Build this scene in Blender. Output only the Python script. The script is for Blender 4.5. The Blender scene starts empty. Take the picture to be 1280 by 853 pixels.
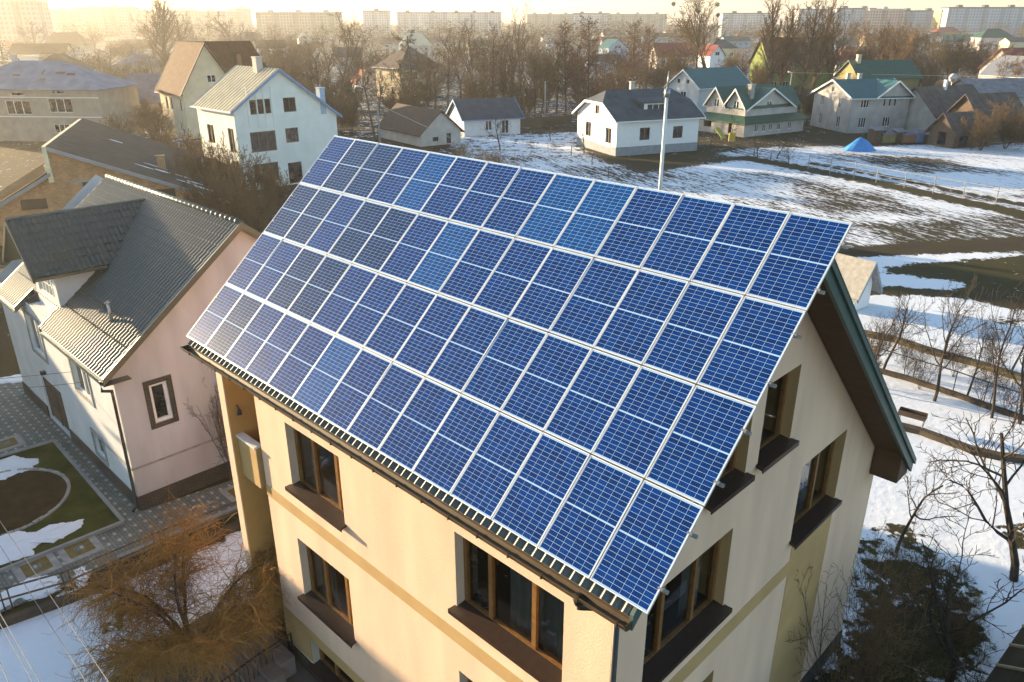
import bpy, math, random
import numpy as np
from mathutils import Vector, Matrix

# ------------------------------------------------------------------ camera, sky, sun, exposure
S = bpy.context.scene
COL = S.collection
R = math.radians
CH = 16.76                       # camera height above the ground
FPX, PITCH = 959.6, R(22.51)     # focal length in photo pixels (1280 wide), tilt below the horizon
SUN_AZ, SUN_EL = 58.0, 8.5       # degrees left of the view direction, degrees up

cam_d = bpy.data.cameras.new('camera')
cam = bpy.data.objects.new('camera', cam_d)
COL.objects.link(cam)
cam.location = (0, 0, CH)
cam.rotation_euler = (math.pi / 2 - PITCH, 0, 0)
cam_d.sensor_width = 36
cam_d.lens = 36 * FPX / 1280
cam_d.clip_start, cam_d.clip_end = 0.1, 12000
S.camera = cam

world = bpy.data.worlds.new('World')
S.world = world
world.use_nodes = True
wn = world.node_tree
bg = wn.nodes['Background']
sky = wn.nodes.new('ShaderNodeTexSky')
sky.sky_type = 'NISHITA'
sky.sun_disc = False
sky.sun_elevation = R(SUN_EL)
sky.sun_rotation = R(-SUN_AZ)
sky.air_density = 1.0
sky.dust_density = .6
sky.ozone_density = 1.6
# bright whitish band of winter air low over the horizon, added to the clear sky
tcw = wn.nodes.new('ShaderNodeTexCoord')
sxyz = wn.nodes.new('ShaderNodeSeparateXYZ')
wn.links.new(tcw.outputs['Generated'], sxyz.inputs[0])
mz_ = wn.nodes.new('ShaderNodeMath')
mz_.operation = 'MULTIPLY'
mz_.inputs[1].default_value = -9.0
wn.links.new(sxyz.outputs[2], mz_.inputs[0])
me_ = wn.nodes.new('ShaderNodeMath')
me_.operation = 'EXPONENT'
wn.links.new(mz_.outputs[0], me_.inputs[0])
sc_ = wn.nodes.new('ShaderNodeVectorMath')
sc_.operation = 'SCALE'
sc_.inputs[0].default_value = (.05, .12, .80)
wn.links.new(me_.outputs[0], sc_.inputs['Scale'])
ad_ = wn.nodes.new('ShaderNodeVectorMath')
ad_.operation = 'ADD'
wn.links.new(sky.outputs[0], ad_.inputs[0])
wn.links.new(sc_.outputs[0], ad_.inputs[1])
wn.links.new(ad_.outputs[0], bg.inputs[0])
bg.inputs[1].default_value = 0.11

sun_d = bpy.data.lights.new('sun', 'SUN')
sun_d.energy = 5.0
sun_d.angle = R(0.6)
sun_d.color = (1.0, 0.77, 0.47)
sun = bpy.data.objects.new('sun', sun_d)
COL.objects.link(sun)
SD = Vector((-math.sin(R(SUN_AZ)) * math.cos(R(SUN_EL)), math.cos(R(SUN_AZ)) * math.cos(R(SUN_EL)), math.sin(R(SUN_EL))))
sun.rotation_euler = SD.to_track_quat('Z', 'Y').to_euler()

S.view_settings.view_transform = 'Standard'
S.view_settings.look = 'None'
S.view_settings.exposure = 1.85
S.view_settings.gamma = 1.0
S.render.engine = 'CYCLES'
S.cycles.use_denoising = True
S.cycles.max_bounces = 6
S.cycles.diffuse_bounces = 3
S.cycles.glossy_bounces = 3
S.cycles.transparent_max_bounces = 8
S.cycles.volume_bounces = 1
S.cycles.caustics_reflective = False
S.cycles.caustics_refractive = False

# ------------------------------------------------------------------ helpers
FWD = np.array([0, math.cos(PITCH), -math.sin(PITCH)])
UPV = np.array([0, math.sin(PITCH), math.cos(PITCH)])


def ray(x, y):
    return FWD + np.array([1.0, 0, 0]) * (x - 640) / FPX + UPV * (426.5 - y) / FPX


def at(x, y, h=0.0):
    """photo pixel -> world (x, y) on the horizontal plane of height h"""
    d = ray(x, y)
    t = (h - CH) / d[2]
    return (float(t * d[0]), float(t * d[1]))


def height_at(p, y):
    """height of the point above world xy p that is seen at photo row y"""
    k = (426.5 - y) / FPX
    # solve (dy*sp + dz*cp) = k*(dy*cp - dz*sp)
    sp, cp = math.sin(PITCH), math.cos(PITCH)
    dz = p[1] * (k * cp - sp) / (cp + k * sp)
    return CH + dz


def pix(p, z=0.0):
    d = np.array([p[0], p[1], z - CH])
    q = d @ FWD
    return 640 + FPX * d[0] / q, 426.5 - FPX * (d @ UPV) / q


class MB:
    def __init__(s):
        s.v, s.f, s.m = [], [], []

    def poly(s, pts, m=0):
        b = len(s.v)
        s.v += [tuple(p) for p in pts]
        s.f.append(tuple(range(b, b + len(pts))))
        s.m.append(m)

    def box(s, x0, x1, y0, y1, z0, z1, m=0):
        b = len(s.v)
        s.v += [(x0, y0, z0), (x1, y0, z0), (x1, y1, z0), (x0, y1, z0), (x0, y0, z1), (x1, y0, z1), (x1, y1, z1), (x0, y1, z1)]
        for q in ((0, 3, 2, 1), (4, 5, 6, 7), (0, 1, 5, 4), (1, 2, 6, 5), (2, 3, 7, 6), (3, 0, 4, 7)):
            s.f.append(tuple(b + i for i in q))
            s.m.append(m)

    def slab(s, top, t, m=0, d=(0, 0, -1)):
        """closed slab: polygon of top points pushed by t along d"""
        n = len(top)
        b = len(s.v)
        top = [Vector(p) for p in top]
        s.v += [tuple(p) for p in top] + [tuple(p + Vector(d) * t) for p in top]
        s.f.append(tuple(range(b, b + n)))
        s.f.append(tuple(range(b + 2 * n - 1, b + n - 1, -1)))
        s.m += [m, m]
        for i in range(n):
            j = (i + 1) % n
            s.f.append((b + j, b + i, b + n + i, b + n + j))
            s.m.append(m)

    def beam(s, p, q, w, h, m=0):
        """rectangular bar from p to q, w wide, h tall"""
        p, q = Vector(p), Vector(q)
        d = (q - p).normalized()
        side = d.cross(Vector((0, 0, 1)))
        if side.length < 1e-4:
            side = Vector((1, 0, 0))
        side.normalize()
        up = side.cross(d).normalized()
        a, c = side * w / 2, up * h / 2
        b = len(s.v)
        for o in (p, q):
            s.v += [tuple(o - a - c), tuple(o + a - c), tuple(o + a + c), tuple(o - a + c)]
        for f in ((0, 1, 2, 3), (7, 6, 5, 4), (0, 4, 5, 1), (1, 5, 6, 2), (2, 6, 7, 3), (3, 7, 4, 0)):
            s.f.append(tuple(b + i for i in f))
            s.m.append(m)

    def tube(s, pts, rad, n=8, m=0, cap=True):
        pts = [Vector(p) for p in pts]
        if not isinstance(rad, (list, tuple)):
            rad = [rad] * len(pts)
        b0 = len(s.v)
        for i, p in enumerate(pts):
            d = (pts[min(i + 1, len(pts) - 1)] - pts[max(i - 1, 0)]).normalized()
            a = d.orthogonal().normalized() if abs(d.z) > .9 else d.cross(Vector((0, 0, 1))).normalized()
            c = d.cross(a)
            for k in range(n):
                t = 2 * math.pi * k / n
                s.v.append(tuple(p + (a * math.cos(t) + c * math.sin(t)) * rad[i]))
        for i in range(len(pts) - 1):
            for k in range(n):
                a, b = b0 + i * n + k, b0 + i * n + (k + 1) % n
                s.f.append((a, b, b + n, a + n))
                s.m.append(m)
        if cap:
            s.f.append(tuple(range(b0 + n - 1, b0 - 1, -1)))
            e = b0 + (len(pts) - 1) * n
            s.f.append(tuple(range(e, e + n)))
            s.m += [m, m]

    def wall(s, p0, p1, top, z0, holes=(), depth=.2, m=0, mr=1):
        """vertical wall seen from its right-hand side when walking p0 -> p1; top = [(u, z)...]; holes (u0, u1, z0, z1) get reveals"""
        p0, p1 = Vector((p0[0], p0[1], 0)), Vector((p1[0], p1[1], 0))
        L = (p1 - p0).length
        d = (p1 - p0) / L
        inn = Vector((-d.y, d.x, 0))
        us = sorted(set([0, L] + [u for u, _ in top if 0 < u < L] + [u for h in holes for u in h[:2] if 0 < u < L]))

        def zt(u):
            for (a, za), (b, zb) in zip(top, top[1:]):
                if a - 1e-6 <= u <= b + 1e-6:
                    return za + (zb - za) * (u - a) / max(b - a, 1e-9)
            return top[-1][1]

        def P(u, z, k=0.0):
            q = p0 + d * u + inn * k
            return (q.x, q.y, z)
        for a, b in zip(us, us[1:]):
            mid = (a + b) / 2
            hs = sorted([h for h in holes if h[0] < mid < h[1]], key=lambda h: h[2])
            z = z0
            for h in hs:
                if h[2] > z:
                    s.poly([P(a, z), P(b, z), P(b, h[2]), P(a, h[2])], m)
                z = h[3]
            s.poly([P(a, z), P(b, z), P(b, zt(b)), P(a, zt(a))], m)
        for u0, u1, a, b in holes:
            s.poly([P(u0, a), P(u1, a), P(u1, a, depth), P(u0, a, depth)], mr)
            s.poly([P(u1, b), P(u0, b), P(u0, b, depth), P(u1, b, depth)], mr)
            s.poly([P(u0, b), P(u0, a), P(u0, a, depth), P(u0, b, depth)], mr)
            s.poly([P(u1, a), P(u1, b), P(u1, b, depth), P(u1, a, depth)], mr)

    def mesh(s, name, mats, smooth=False):
        me = bpy.data.meshes.new(name)
        me.from_pydata(s.v, [], s.f)
        for mt in (mats if isinstance(mats, (list, tuple)) else [mats]):
            me.materials.append(mt)
        me.polygons.foreach_set('material_index', s.m)
        if smooth:
            me.polygons.foreach_set('use_smooth', [True] * len(s.f))
        me.update()
        return me

    def build(s, name, mats, parent=None, smooth=False):
        o = bpy.data.objects.new(name, s.mesh(name, mats, smooth))
        COL.objects.link(o)
        if parent is not None:
            o.parent = parent
        return o


def tag(o, label, cat, group=None, kind=None):
    o['label'] = label
    o['category'] = cat
    if group:
        o['group'] = group
    if kind:
        o['kind'] = kind
    return o


def struct(o, kind='structure'):
    o['kind'] = kind
    return o


def empty(name, loc, rz=0.0):
    o = bpy.data.objects.new(name, None)
    COL.objects.link(o)
    o.location = (loc[0], loc[1], loc[2] if len(loc) > 2 else 0)
    o.rotation_euler = (0, 0, rz)
    o.empty_display_size = .3
    return o


def copy_tree(o, parent=None):
    c = o.copy()
    COL.objects.link(c)
    if parent is not None:
        c.parent = parent
    for ch in list(o.children):
        copy_tree(ch, c)
    return c


ORD = ['leftmost', 'second from the left', 'third from the left', 'fourth from the left', 'fifth from the left', 'sixth from the left',
       'seventh from the left', 'eighth from the left', 'ninth from the left', 'tenth from the left', 'eleventh from the left',
       'twelfth from the left', 'thirteenth from the left', 'fourteenth from the left', 'fifteenth from the left', 'sixteenth from the left']

# ------------------------------------------------------------------ materials
MAT = {}


def mat(name, col, rough=.8, var=.15, scale=3.0, bump=0.0, bscale=30.0, metal=0.0, spec=.3, col2=None, stretch=None, c2amt=.5, coord='Object'):
    if name in MAT:
        return MAT[name]
    m = bpy.data.materials.new(name)
    m.use_nodes = True
    nt = m.node_tree
    p = nt.nodes['Principled BSDF']
    p.inputs['Roughness'].default_value = rough
    p.inputs['Metallic'].default_value = metal
    p.inputs['Specular IOR Level'].default_value = spec
    tc = nt.nodes.new('ShaderNodeTexCoord')
    src = tc.outputs[coord]
    if stretch:
        mp = nt.nodes.new('ShaderNodeMapping')
        mp.inputs['Scale'].default_value = stretch
        nt.links.new(src, mp.inputs[0])
        src = mp.outputs[0]
    nz = nt.nodes.new('ShaderNodeTexNoise')
    nz.inputs['Scale'].default_value = scale
    nz.inputs['Detail'].default_value = 6
    nt.links.new(src, nz.inputs['Vector'])
    rp = nt.nodes.new('ShaderNodeValToRGB')
    c2 = col2 or tuple(c * (1 - var) for c in col)
    rp.color_ramp.elements[0].position = .5 - c2amt * .4
    rp.color_ramp.elements[1].position = .5 + c2amt * .4
    rp.color_ramp.elements[0].color = (*c2, 1)
    rp.color_ramp.elements[1].color = (*[min(1, c * (1 + var * .4)) for c in col], 1)
    nt.links.new(nz.outputs['Fac'], rp.inputs[0])
    nt.links.new(rp.outputs[0], p.inputs['Base Color'])
    if bump:
        n2 = nt.nodes.new('ShaderNodeTexNoise')
        n2.inputs['Scale'].default_value = bscale
        n2.inputs['Detail'].default_value = 4
        nt.links.new(src, n2.inputs['Vector'])
        bp = nt.nodes.new('ShaderNodeBump')
        bp.inputs['Strength'].default_value = bump
        bp.inputs['Distance'].default_value = .02
        nt.links.new(n2.outputs['Fac'], bp.inputs['Height'])
        nt.links.new(bp.outputs[0], p.inputs['Normal'])
    MAT[name] = m
    return m


def math_node(nt, op, a, b=None, c=None, clamp=False):
    n = nt.nodes.new('ShaderNodeMath')
    n.operation = op
    n.use_clamp = clamp
    for i, x in enumerate((a, b, c)):
        if x is None:
            continue
        if isinstance(x, (int, float)):
            n.inputs[i].default_value = x
        else:
            nt.links.new(x, n.inputs[i])
    return n.outputs[0]


def mixc(nt, f, a, b):
    n = nt.nodes.new('ShaderNodeMix')
    n.data_type = 'RGBA'
    if isinstance(f, (int, float)):
        n.inputs[0].default_value = f
    else:
        nt.links.new(f, n.inputs[0])
    for i, x in ((6, a), (7, b)):
        if isinstance(x, tuple):
            n.inputs[i].default_value = (*x, 1)
        else:
            nt.links.new(x, n.inputs[i])
    return n.outputs[2]


def brick_mat(name, c1, c2, mortar, sx=.25, sy=.08, gap=.012, rough=.85, axis='XZ', bump=.5):
    """brick or block courses laid in object space"""
    if name in MAT:
        return MAT[name]
    m = bpy.data.materials.new(name)
    m.use_nodes = True
    nt = m.node_tree
    p = nt.nodes['Principled BSDF']
    p.inputs['Roughness'].default_value = rough
    tc = nt.nodes.new('ShaderNodeTexCoord')
    sp = nt.nodes.new('ShaderNodeSeparateXYZ')
    nt.links.new(tc.outputs['Object'], sp.inputs[0])
    cb = nt.nodes.new('ShaderNodeCombineXYZ')
    if axis == 'XZ':
        s = math_node(nt, 'ADD', sp.outputs[0], sp.outputs[1])
        nt.links.new(s, cb.inputs[0])
        nt.links.new(sp.outputs[2], cb.inputs[1])
    else:
        nt.links.new(sp.outputs[0], cb.inputs[0])
        nt.links.new(sp.outputs[1], cb.inputs[1])
    br = nt.nodes.new('ShaderNodeTexBrick')
    br.inputs['Scale'].default_value = 1
    br.inputs['Brick Width'].default_value = sx
    br.inputs['Row Height'].default_value = sy
    br.inputs['Mortar Size'].default_value = gap
    br.inputs['Mortar Smooth'].default_value = .2
    br.inputs['Color1'].default_value = (*c1, 1)
    br.inputs['Color2'].default_value = (*c2, 1)
    br.inputs['Mortar'].default_value = (*mortar, 1)
    nt.links.new(cb.outputs[0], br.inputs['Vector'])
    nz = nt.nodes.new('ShaderNodeTexNoise')
    nz.inputs['Scale'].default_value = 1.3
    nz.inputs['Detail'].default_value = 6
    nt.links.new(tc.outputs['Object'], nz.inputs['Vector'])
    f = math_node(nt, 'MULTIPLY_ADD', nz.outputs['Fac'], 1.1, .45)
    mx = nt.nodes.new('ShaderNodeVectorMath')
    mx.operation = 'SCALE'
    nt.links.new(br.outputs['Color'], mx.inputs[0])
    nt.links.new(f, mx.inputs['Scale'])
    nt.links.new(mx.outputs[0], p.inputs['Base Color'])
    bp = nt.nodes.new('ShaderNodeBump')
    bp.inputs['Strength'].default_value = bump
    bp.inputs['Distance'].default_value = .01
    bp.invert = True
    nt.links.new(br.outputs['Fac'], bp.inputs['Height'])
    nt.links.new(bp.outputs[0], p.inputs['Normal'])
    MAT[name] = m
    return m


def glass_mat(name, tint=(.55, .6, .62)):
    m = bpy.data.materials.new(name)
    m.use_nodes = True
    nt = m.node_tree
    nt.nodes.remove(nt.nodes['Principled BSDF'])
    out = nt.nodes['Material Output']
    tr = nt.nodes.new('ShaderNodeBsdfTransparent')
    tr.inputs[0].default_value = (*tint, 1)
    gl = nt.nodes.new('ShaderNodeBsdfGlossy')
    gl.inputs['Roughness'].default_value = .02
    fr = nt.nodes.new('ShaderNodeFresnel')
    fr.inputs[0].default_value = 1.55
    mx = nt.nodes.new('ShaderNodeMixShader')
    nt.links.new(math_node(nt, 'MULTIPLY', fr.outputs[0], 1.5, clamp=True), mx.inputs[0])
    nt.links.new(tr.outputs[0], mx.inputs[1])
    nt.links.new(gl.outputs[0], mx.inputs[2])
    nt.links.new(mx.outputs[0], out.inputs[0])
    MAT[name] = m
    return m


# walls
M_CREAM = mat('cream_plaster', (.83, .585, .415), .9, .13, 1.3, .5, 90, stretch=(1, 1, .22))
M_OCHRE = mat('ochre_plaster', (.52, .34, .15), .9, .10, 1.6, .25, 120)
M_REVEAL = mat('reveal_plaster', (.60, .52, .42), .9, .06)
M_PINK = mat('pale_pink_plaster', (.56, .52, .525), .9, .25, .8, .4, 60, stretch=(1, 1, .3))
M_PALE = mat('pale_plaster', (.66, .66, .66), .9, .12, 1.0, .2, 90)
M_WHITE = mat('white_paint', (.78, .78, .77), .6, .06)
M_TRIM = mat('white_trim', (.78, .77, .74), .5, .08)
M_GREYW = mat('grey_render', (.48, .45, .42), .9, .22, .7, .3, 60)
M_BEIGE = mat('beige_render', (.40, .34, .27), .9, .2, .8, .3, 60)
M_YELLOW = mat('pale_yellow_plaster', (.66, .56, .38), .9, .15, .7)
M_MINT = mat('pale_mint_plaster', (.74, .76, .70), .9, .08, .8, .15, 60)
M_LIME = mat('lime_green_plaster', (.15, .19, .06), .9, .15, .8)
M_OLIVE = mat('olive_plaster', (.26, .22, .10), .9, .2, .8)
M_BLUEW = mat('pale_blue_plaster', (.35, .45, .58), .9, .15, .8)
M_ORANGE = mat('orange_plaster', (.55, .28, .10), .9, .15, .8)
M_CONC = mat('concrete', (.30, .30, .29), .9, .2, 2.0, .3, 40)
M_BASE = mat('grey_plinth', (.28, .30, .32), .9, .15, 1.5)
M_TIMBER = mat('weathered_timber', (.13, .09, .065), .9, .4, 2.0, .4, 30, stretch=(1, 1, 6))
M_WOOD = mat('brown_window_wood', (.24, .115, .035), .45, .3, 9.0, spec=.5)
M_SILL = mat('dark_brown_metal', (.045, .026, .018), .4, .25, 8.0, spec=.5)
M_SOFFIT = mat('brown_soffit_boards', (.10, .058, .03), .6, .35, 2.0, .0, 30, stretch=(1, 12, 1))
M_BARGE = mat('grey_green_metal', (.085, .13, .12), .45, .12, 4.0, spec=.5)
M_BROWNM = mat('brown_metal', (.085, .055, .028), .5, .2, 5.0, spec=.5)
M_DARKM = mat('dark_metal', (.03, .028, .027), .5, .2, 6.0, spec=.5)
M_GALV = mat('galvanised_metal', (.42, .42, .42), .4, .15, 5.0, metal=.6)
M_ROOFTILE = mat('grey_green_tile_metal', (.062, .070, .052), .33, .15, 2.0, spec=1.0)
M_BROWNROOF = mat('brown_shingle', (.105, .042, .018), .85, .35, 1.2, .5, 14)
M_SLATE = mat('dark_slate_roof', (.075, .085, .10), .75, .3, .8, .3, 12)
M_TEAL = mat('teal_metal_roof', (.03, .12, .125), .5, .18, .8, spec=.5)
M_GREENR = mat('dark_green_roof', (.025, .085, .055), .5, .25, .8, spec=.5)
M_BLUEROOF = mat('blue_grey_sheet_roof', (.24, .26, .32), .7, .3, .6, .2, 8)
M_ASBEST = mat('grey_sheet_roof', (.23, .22, .24), .85, .3, .9, .4, 10)
M_DARKROOF = mat('dark_felt_roof', (.070, .056, .042), .9, .35, .8, .4, 14)
M_REDROOF = mat('red_tile_roof', (.26, .065, .045), .75, .3, .8)
M_METROOF = mat('bright_metal_roof', (.68, .60, .44), .5, .2, .8, metal=.15, spec=.5)
M_BLUETRIM = mat('blue_trim', (.16, .27, .45), .5, .12)
M_SEAM = mat('brown_seams', (.40, .31, .19), .7, .2)
M_BARKD = mat('dark_bark', (.060, .047, .035), .95, .35, 3.0)
M_BARN = mat('old_barn_roof', (.13, .10, .085), .9, .4, 1.0, .5, 9)
M_GLASSD = mat('dark_window_glass', (.02, .024, .03), .08, .5, 1.5, spec=.7)
M_GLASS = glass_mat('window_glass')
M_CURTAIN = mat('net_curtain', (.30, .29, .26), .9, .1)
M_SNOW = mat('snow', (.80, .82, .86), .75, .05, 2.0, .6, 9, spec=.2)
M_BARK = mat('bark', (.13, .095, .065), .95, .4, 3.0)
M_TWIG = mat('brown_twigs', (.175, .112, .060), .95, .35, .6)
M_TWIGG = mat('golden_twigs', (.24, .15, .05), .9, .35, .6)
M_TWIGR = mat('reddish_twigs', (.17, .085, .06), .95, .3, .6)
M_TWIGD = mat('dark_twigs', (.06, .045, .033), .95, .3, .6)
M_WILLOW = mat('golden_willow_twigs', (.36, .19, .05), .7, .4, 2.0)
M_NEEDLE = mat('spruce_needles', (.03, .05, .022), .9, .4, 1.0)
M_PINEN = mat('dull_pine_needles', (.10, .075, .04), .9, .4, 1.0)
M_STONE = mat('pale_stone', (.36, .34, .31), .9, .25, 4.0)
M_PINKBR = mat('far_brick', (.33, .17, .10), .9, .2, 1.0)
M_BRICK = brick_mat('raw_brick', (.46, .23, .09), (.27, .12, .05), (.36, .28, .18), .26, .085, .014)
M_DARKBR = brick_mat('dark_clinker', (.034, .030, .025), (.055, .044, .033), (.10, .09, .075), .25, .075, .010)
M_TARP = mat('blue_tarpaulin', (.05, .25, .60), .45, .2, 3.0)
M_YSLIDE = mat('yellow_plastic', (.55, .36, .04), .5, .15)
M_SHEETB = mat('brown_sheet_roof', (.075, .055, .035), .9, .4, 1.2, spec=.1, stretch=(.25, 3, 1))
M_INSUL = mat('pale_insulation', (.80, .70, .48), .9, .25, 2.5)


def field_mat():
    m = bpy.data.materials.new('ground_mix')
    m.use_nodes = True
    nt = m.node_tree
    p = nt.nodes['Principled BSDF']
    p.inputs['Specular IOR Level'].default_value = .15
    tc = nt.nodes.new('ShaderNodeTexCoord')
    at_ = nt.nodes.new('ShaderNodeAttribute')
    at_.attribute_name = 'cover'
    sp = nt.nodes.new('ShaderNodeSeparateColor')
    nt.links.new(at_.outputs['Color'], sp.inputs[0])
    snow, grass, furrow = sp.outputs[0], sp.outputs[1], sp.outputs[2]

    def noise(scale, detail=5, st=None, rz=0, rough=.55):
        v = tc.outputs['Object']
        if st:
            mp = nt.nodes.new('ShaderNodeMapping')
            mp.vector_type = 'TEXTURE'
            mp.inputs['Rotation'].default_value = (0, 0, rz)
            mp.inputs['Scale'].default_value = st
            nt.links.new(v, mp.inputs[0])
            v = mp.outputs[0]
        n = nt.nodes.new('ShaderNodeTexNoise')
        n.inputs['Scale'].default_value = scale
        n.inputs['Detail'].default_value = detail
        n.inputs['Roughness'].default_value = rough
        nt.links.new(v, n.inputs['Vector'])
        return n.outputs['Fac']
    iso = noise(.55, 8, rough=.65)
    iso2 = noise(2.6, 5, rough=.6)
    isoc = math_node(nt, 'MULTIPLY_ADD', iso2, .45, math_node(nt, 'MULTIPLY', iso, .55))
    fa = R(-66)
    fur = noise(1.5, 6, (8.0, 1.0, 1), fa, .7)
    fur2 = noise(4.6, 5, (4.0, 1.0, 1), fa, .7)
    big = noise(.06, 4)
    furc = math_node(nt, 'MULTIPLY_ADD', fur2, .42, math_node(nt, 'MULTIPLY_ADD', fur, .36, math_node(nt, 'MULTIPLY', big, .22)))
    n = nt.nodes.new('ShaderNodeMix')
    nt.links.new(furrow, n.inputs[0])
    nt.links.new(isoc, n.inputs[2])
    nt.links.new(furc, n.inputs[3])
    nn = math_node(nt, 'MULTIPLY_ADD', math_node(nt, 'SUBTRACT', n.outputs[0], .5), 2.3, .5)
    # snow where cover beats the noise
    d = math_node(nt, 'SUBTRACT', math_node(nt, 'MULTIPLY_ADD', snow, 1.0, 0.0), nn)
    s = math_node(nt, 'MULTIPLY_ADD', d, 12, .5, clamp=True)
    fine = noise(7.0, 6)
    gcol = mixc(nt, fine, (.022, .022, .006), (.080, .066, .022))
    dcol = mixc(nt, fine, (.030, .022, .016), (.085, .062, .040))
    mott = noise(.35, 5)
    gsel = math_node(nt, 'MULTIPLY_ADD', math_node(nt, 'SUBTRACT', mott, .5), 1.6, grass, clamp=True)
    soil = mixc(nt, gsel, dcol, gcol)
    scol = mixc(nt, iso2, (.74, .77, .82), (.84, .86, .89))
    nt.links.new(mixc(nt, s, soil, scol), p.inputs['Base Color'])
    nt.links.new(math_node(nt, 'MULTIPLY_ADD', s, -.25, .95), p.inputs['Roughness'])
    bp = nt.nodes.new('ShaderNodeBump')
    bp.inputs['Strength'].default_value = .4
    bp.inputs['Distance'].default_value = .08
    hgt = math_node(nt, 'MULTIPLY_ADD', s, .55, math_node(nt, 'MULTIPLY', iso2, .8))
    nt.links.new(hgt, bp.inputs['Height'])
    nt.links.new(bp.outputs[0], p.inputs['Normal'])
    return m


def cell_mat(name, blue, dark):
    """half-cut cell grid of one panel, laid out in the panel's own metres"""
    m = bpy.data.materials.new(name)
    m.use_nodes = True
    nt = m.node_tree
    p = nt.nodes['Principled BSDF']
    tc = nt.nodes.new('ShaderNodeTexCoord')
    sp = nt.nodes.new('ShaderNodeSeparateXYZ')
    nt.links.new(tc.outputs['Object'], sp.inputs[0])
    x, y = sp.outputs[0], sp.outputs[1]
    cw = .940 / 6
    u = math_node(nt, 'DIVIDE', math_node(nt, 'SUBTRACT', x, .026), cw)
    # mirror the two halves about the middle strip
    yy = math_node(nt, 'SUBTRACT', math_node(nt, 'ABSOLUTE', math_node(nt, 'SUBTRACT', y, .82)), .011)
    chh = .770 / 10
    v = math_node(nt, 'DIVIDE', yy, chh)

    def line(t, w, lo, hi):
        f = math_node(nt, 'FRACT', t)
        e = math_node(nt, 'MINIMUM', f, math_node(nt, 'SUBTRACT', 1.0, f))
        a = math_node(nt, 'LESS_THAN', e, w)
        o1 = math_node(nt, 'LESS_THAN', t, lo)
        o2 = math_node(nt, 'GREATER_THAN', t, hi)
        return math_node(nt, 'MAXIMUM', a, math_node(nt, 'MAXIMUM', o1, o2))
    lx = line(u, .015, 0.0, 6.0)
    ly = line(v, .032, 0.0, 10.0)
    ln = math_node(nt, 'MAXIMUM', lx, ly)
    # crystal flakes: each cell its own shade of blue
    fl = nt.nodes.new('ShaderNodeCombineXYZ')
    nt.links.new(math_node(nt, 'FLOOR', u), fl.inputs[0])
    nt.links.new(math_node(nt, 'FLOOR', math_node(nt, 'DIVIDE', math_node(nt, 'SUBTRACT', y, .05), chh)), fl.inputs[1])
    oi = nt.nodes.new('ShaderNodeObjectInfo')
    nt.links.new(math_node(nt, 'MULTIPLY', oi.outputs['Random'], 91.0), fl.inputs[2])
    wn_ = nt.nodes.new('ShaderNodeTexWhiteNoise')
    nt.links.new(fl.outputs[0], wn_.inputs['Vector'])
    nz = nt.nodes.new('ShaderNodeTexNoise')
    nz.inputs['Scale'].default_value = 14
    nt.links.new(tc.outputs['Object'], nz.inputs['Vector'])
    f = math_node(nt, 'MULTIPLY_ADD', wn_.outputs['Value'], .55, math_node(nt, 'MULTIPLY', nz.outputs['Fac'], .4), clamp=True)
    cell = mixc(nt, f, dark, blue)
    bus = line(math_node(nt, 'MULTIPLY', u, 4.0), .03, 0.0, 24.0)
    cell = mixc(nt, math_node(nt, 'MULTIPLY', bus, .12), cell, (.45, .5, .6))
    nt.links.new(mixc(nt, ln, cell, (.31, .46, .66)), p.inputs['Base Color'])
    p.inputs['Roughness'].default_value = .20
    p.inputs['Specular IOR Level'].default_value = .16
    p.inputs['Coat Weight'].default_value = 0
    MAT[name] = m
    return m


M_CELL = cell_mat('blue_cells', (.001, .040, .215), (.0006, .015, .088))
M_CELLB = cell_mat('bright_blue_cells', (.001, .068, .27), (.001, .038, .165))
M_CELLD = cell_mat('muted_blue_cells', (.004, .030, .125), (.002, .014, .062))
M_FRAME = mat('aluminium_frame', (.74, .75, .77), .35, .06, 4.0, metal=.25, spec=.6)

# ------------------------------------------------------------------ ground
PSI = R(-44.52)                               # main ridge heading; the street grid follows it
EV = np.array([math.cos(PSI), math.sin(PSI)])
NV = np.array([-math.sin(PSI), math.cos(PSI)])
HO = (-8.2808, 18.0604)                       # house origin under the lower left corner of the panel field
HZ = 9.40                                     # height of the panels' lower edge


def seg_axis(spec):
    out = [spec[0][0]]
    for a, b, step in spec:
        n = max(1, int(round((b - a) / step)))
        out += [a + (b - a) * (i + 1) / n for i in range(n)]
    return np.array(out)


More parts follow.
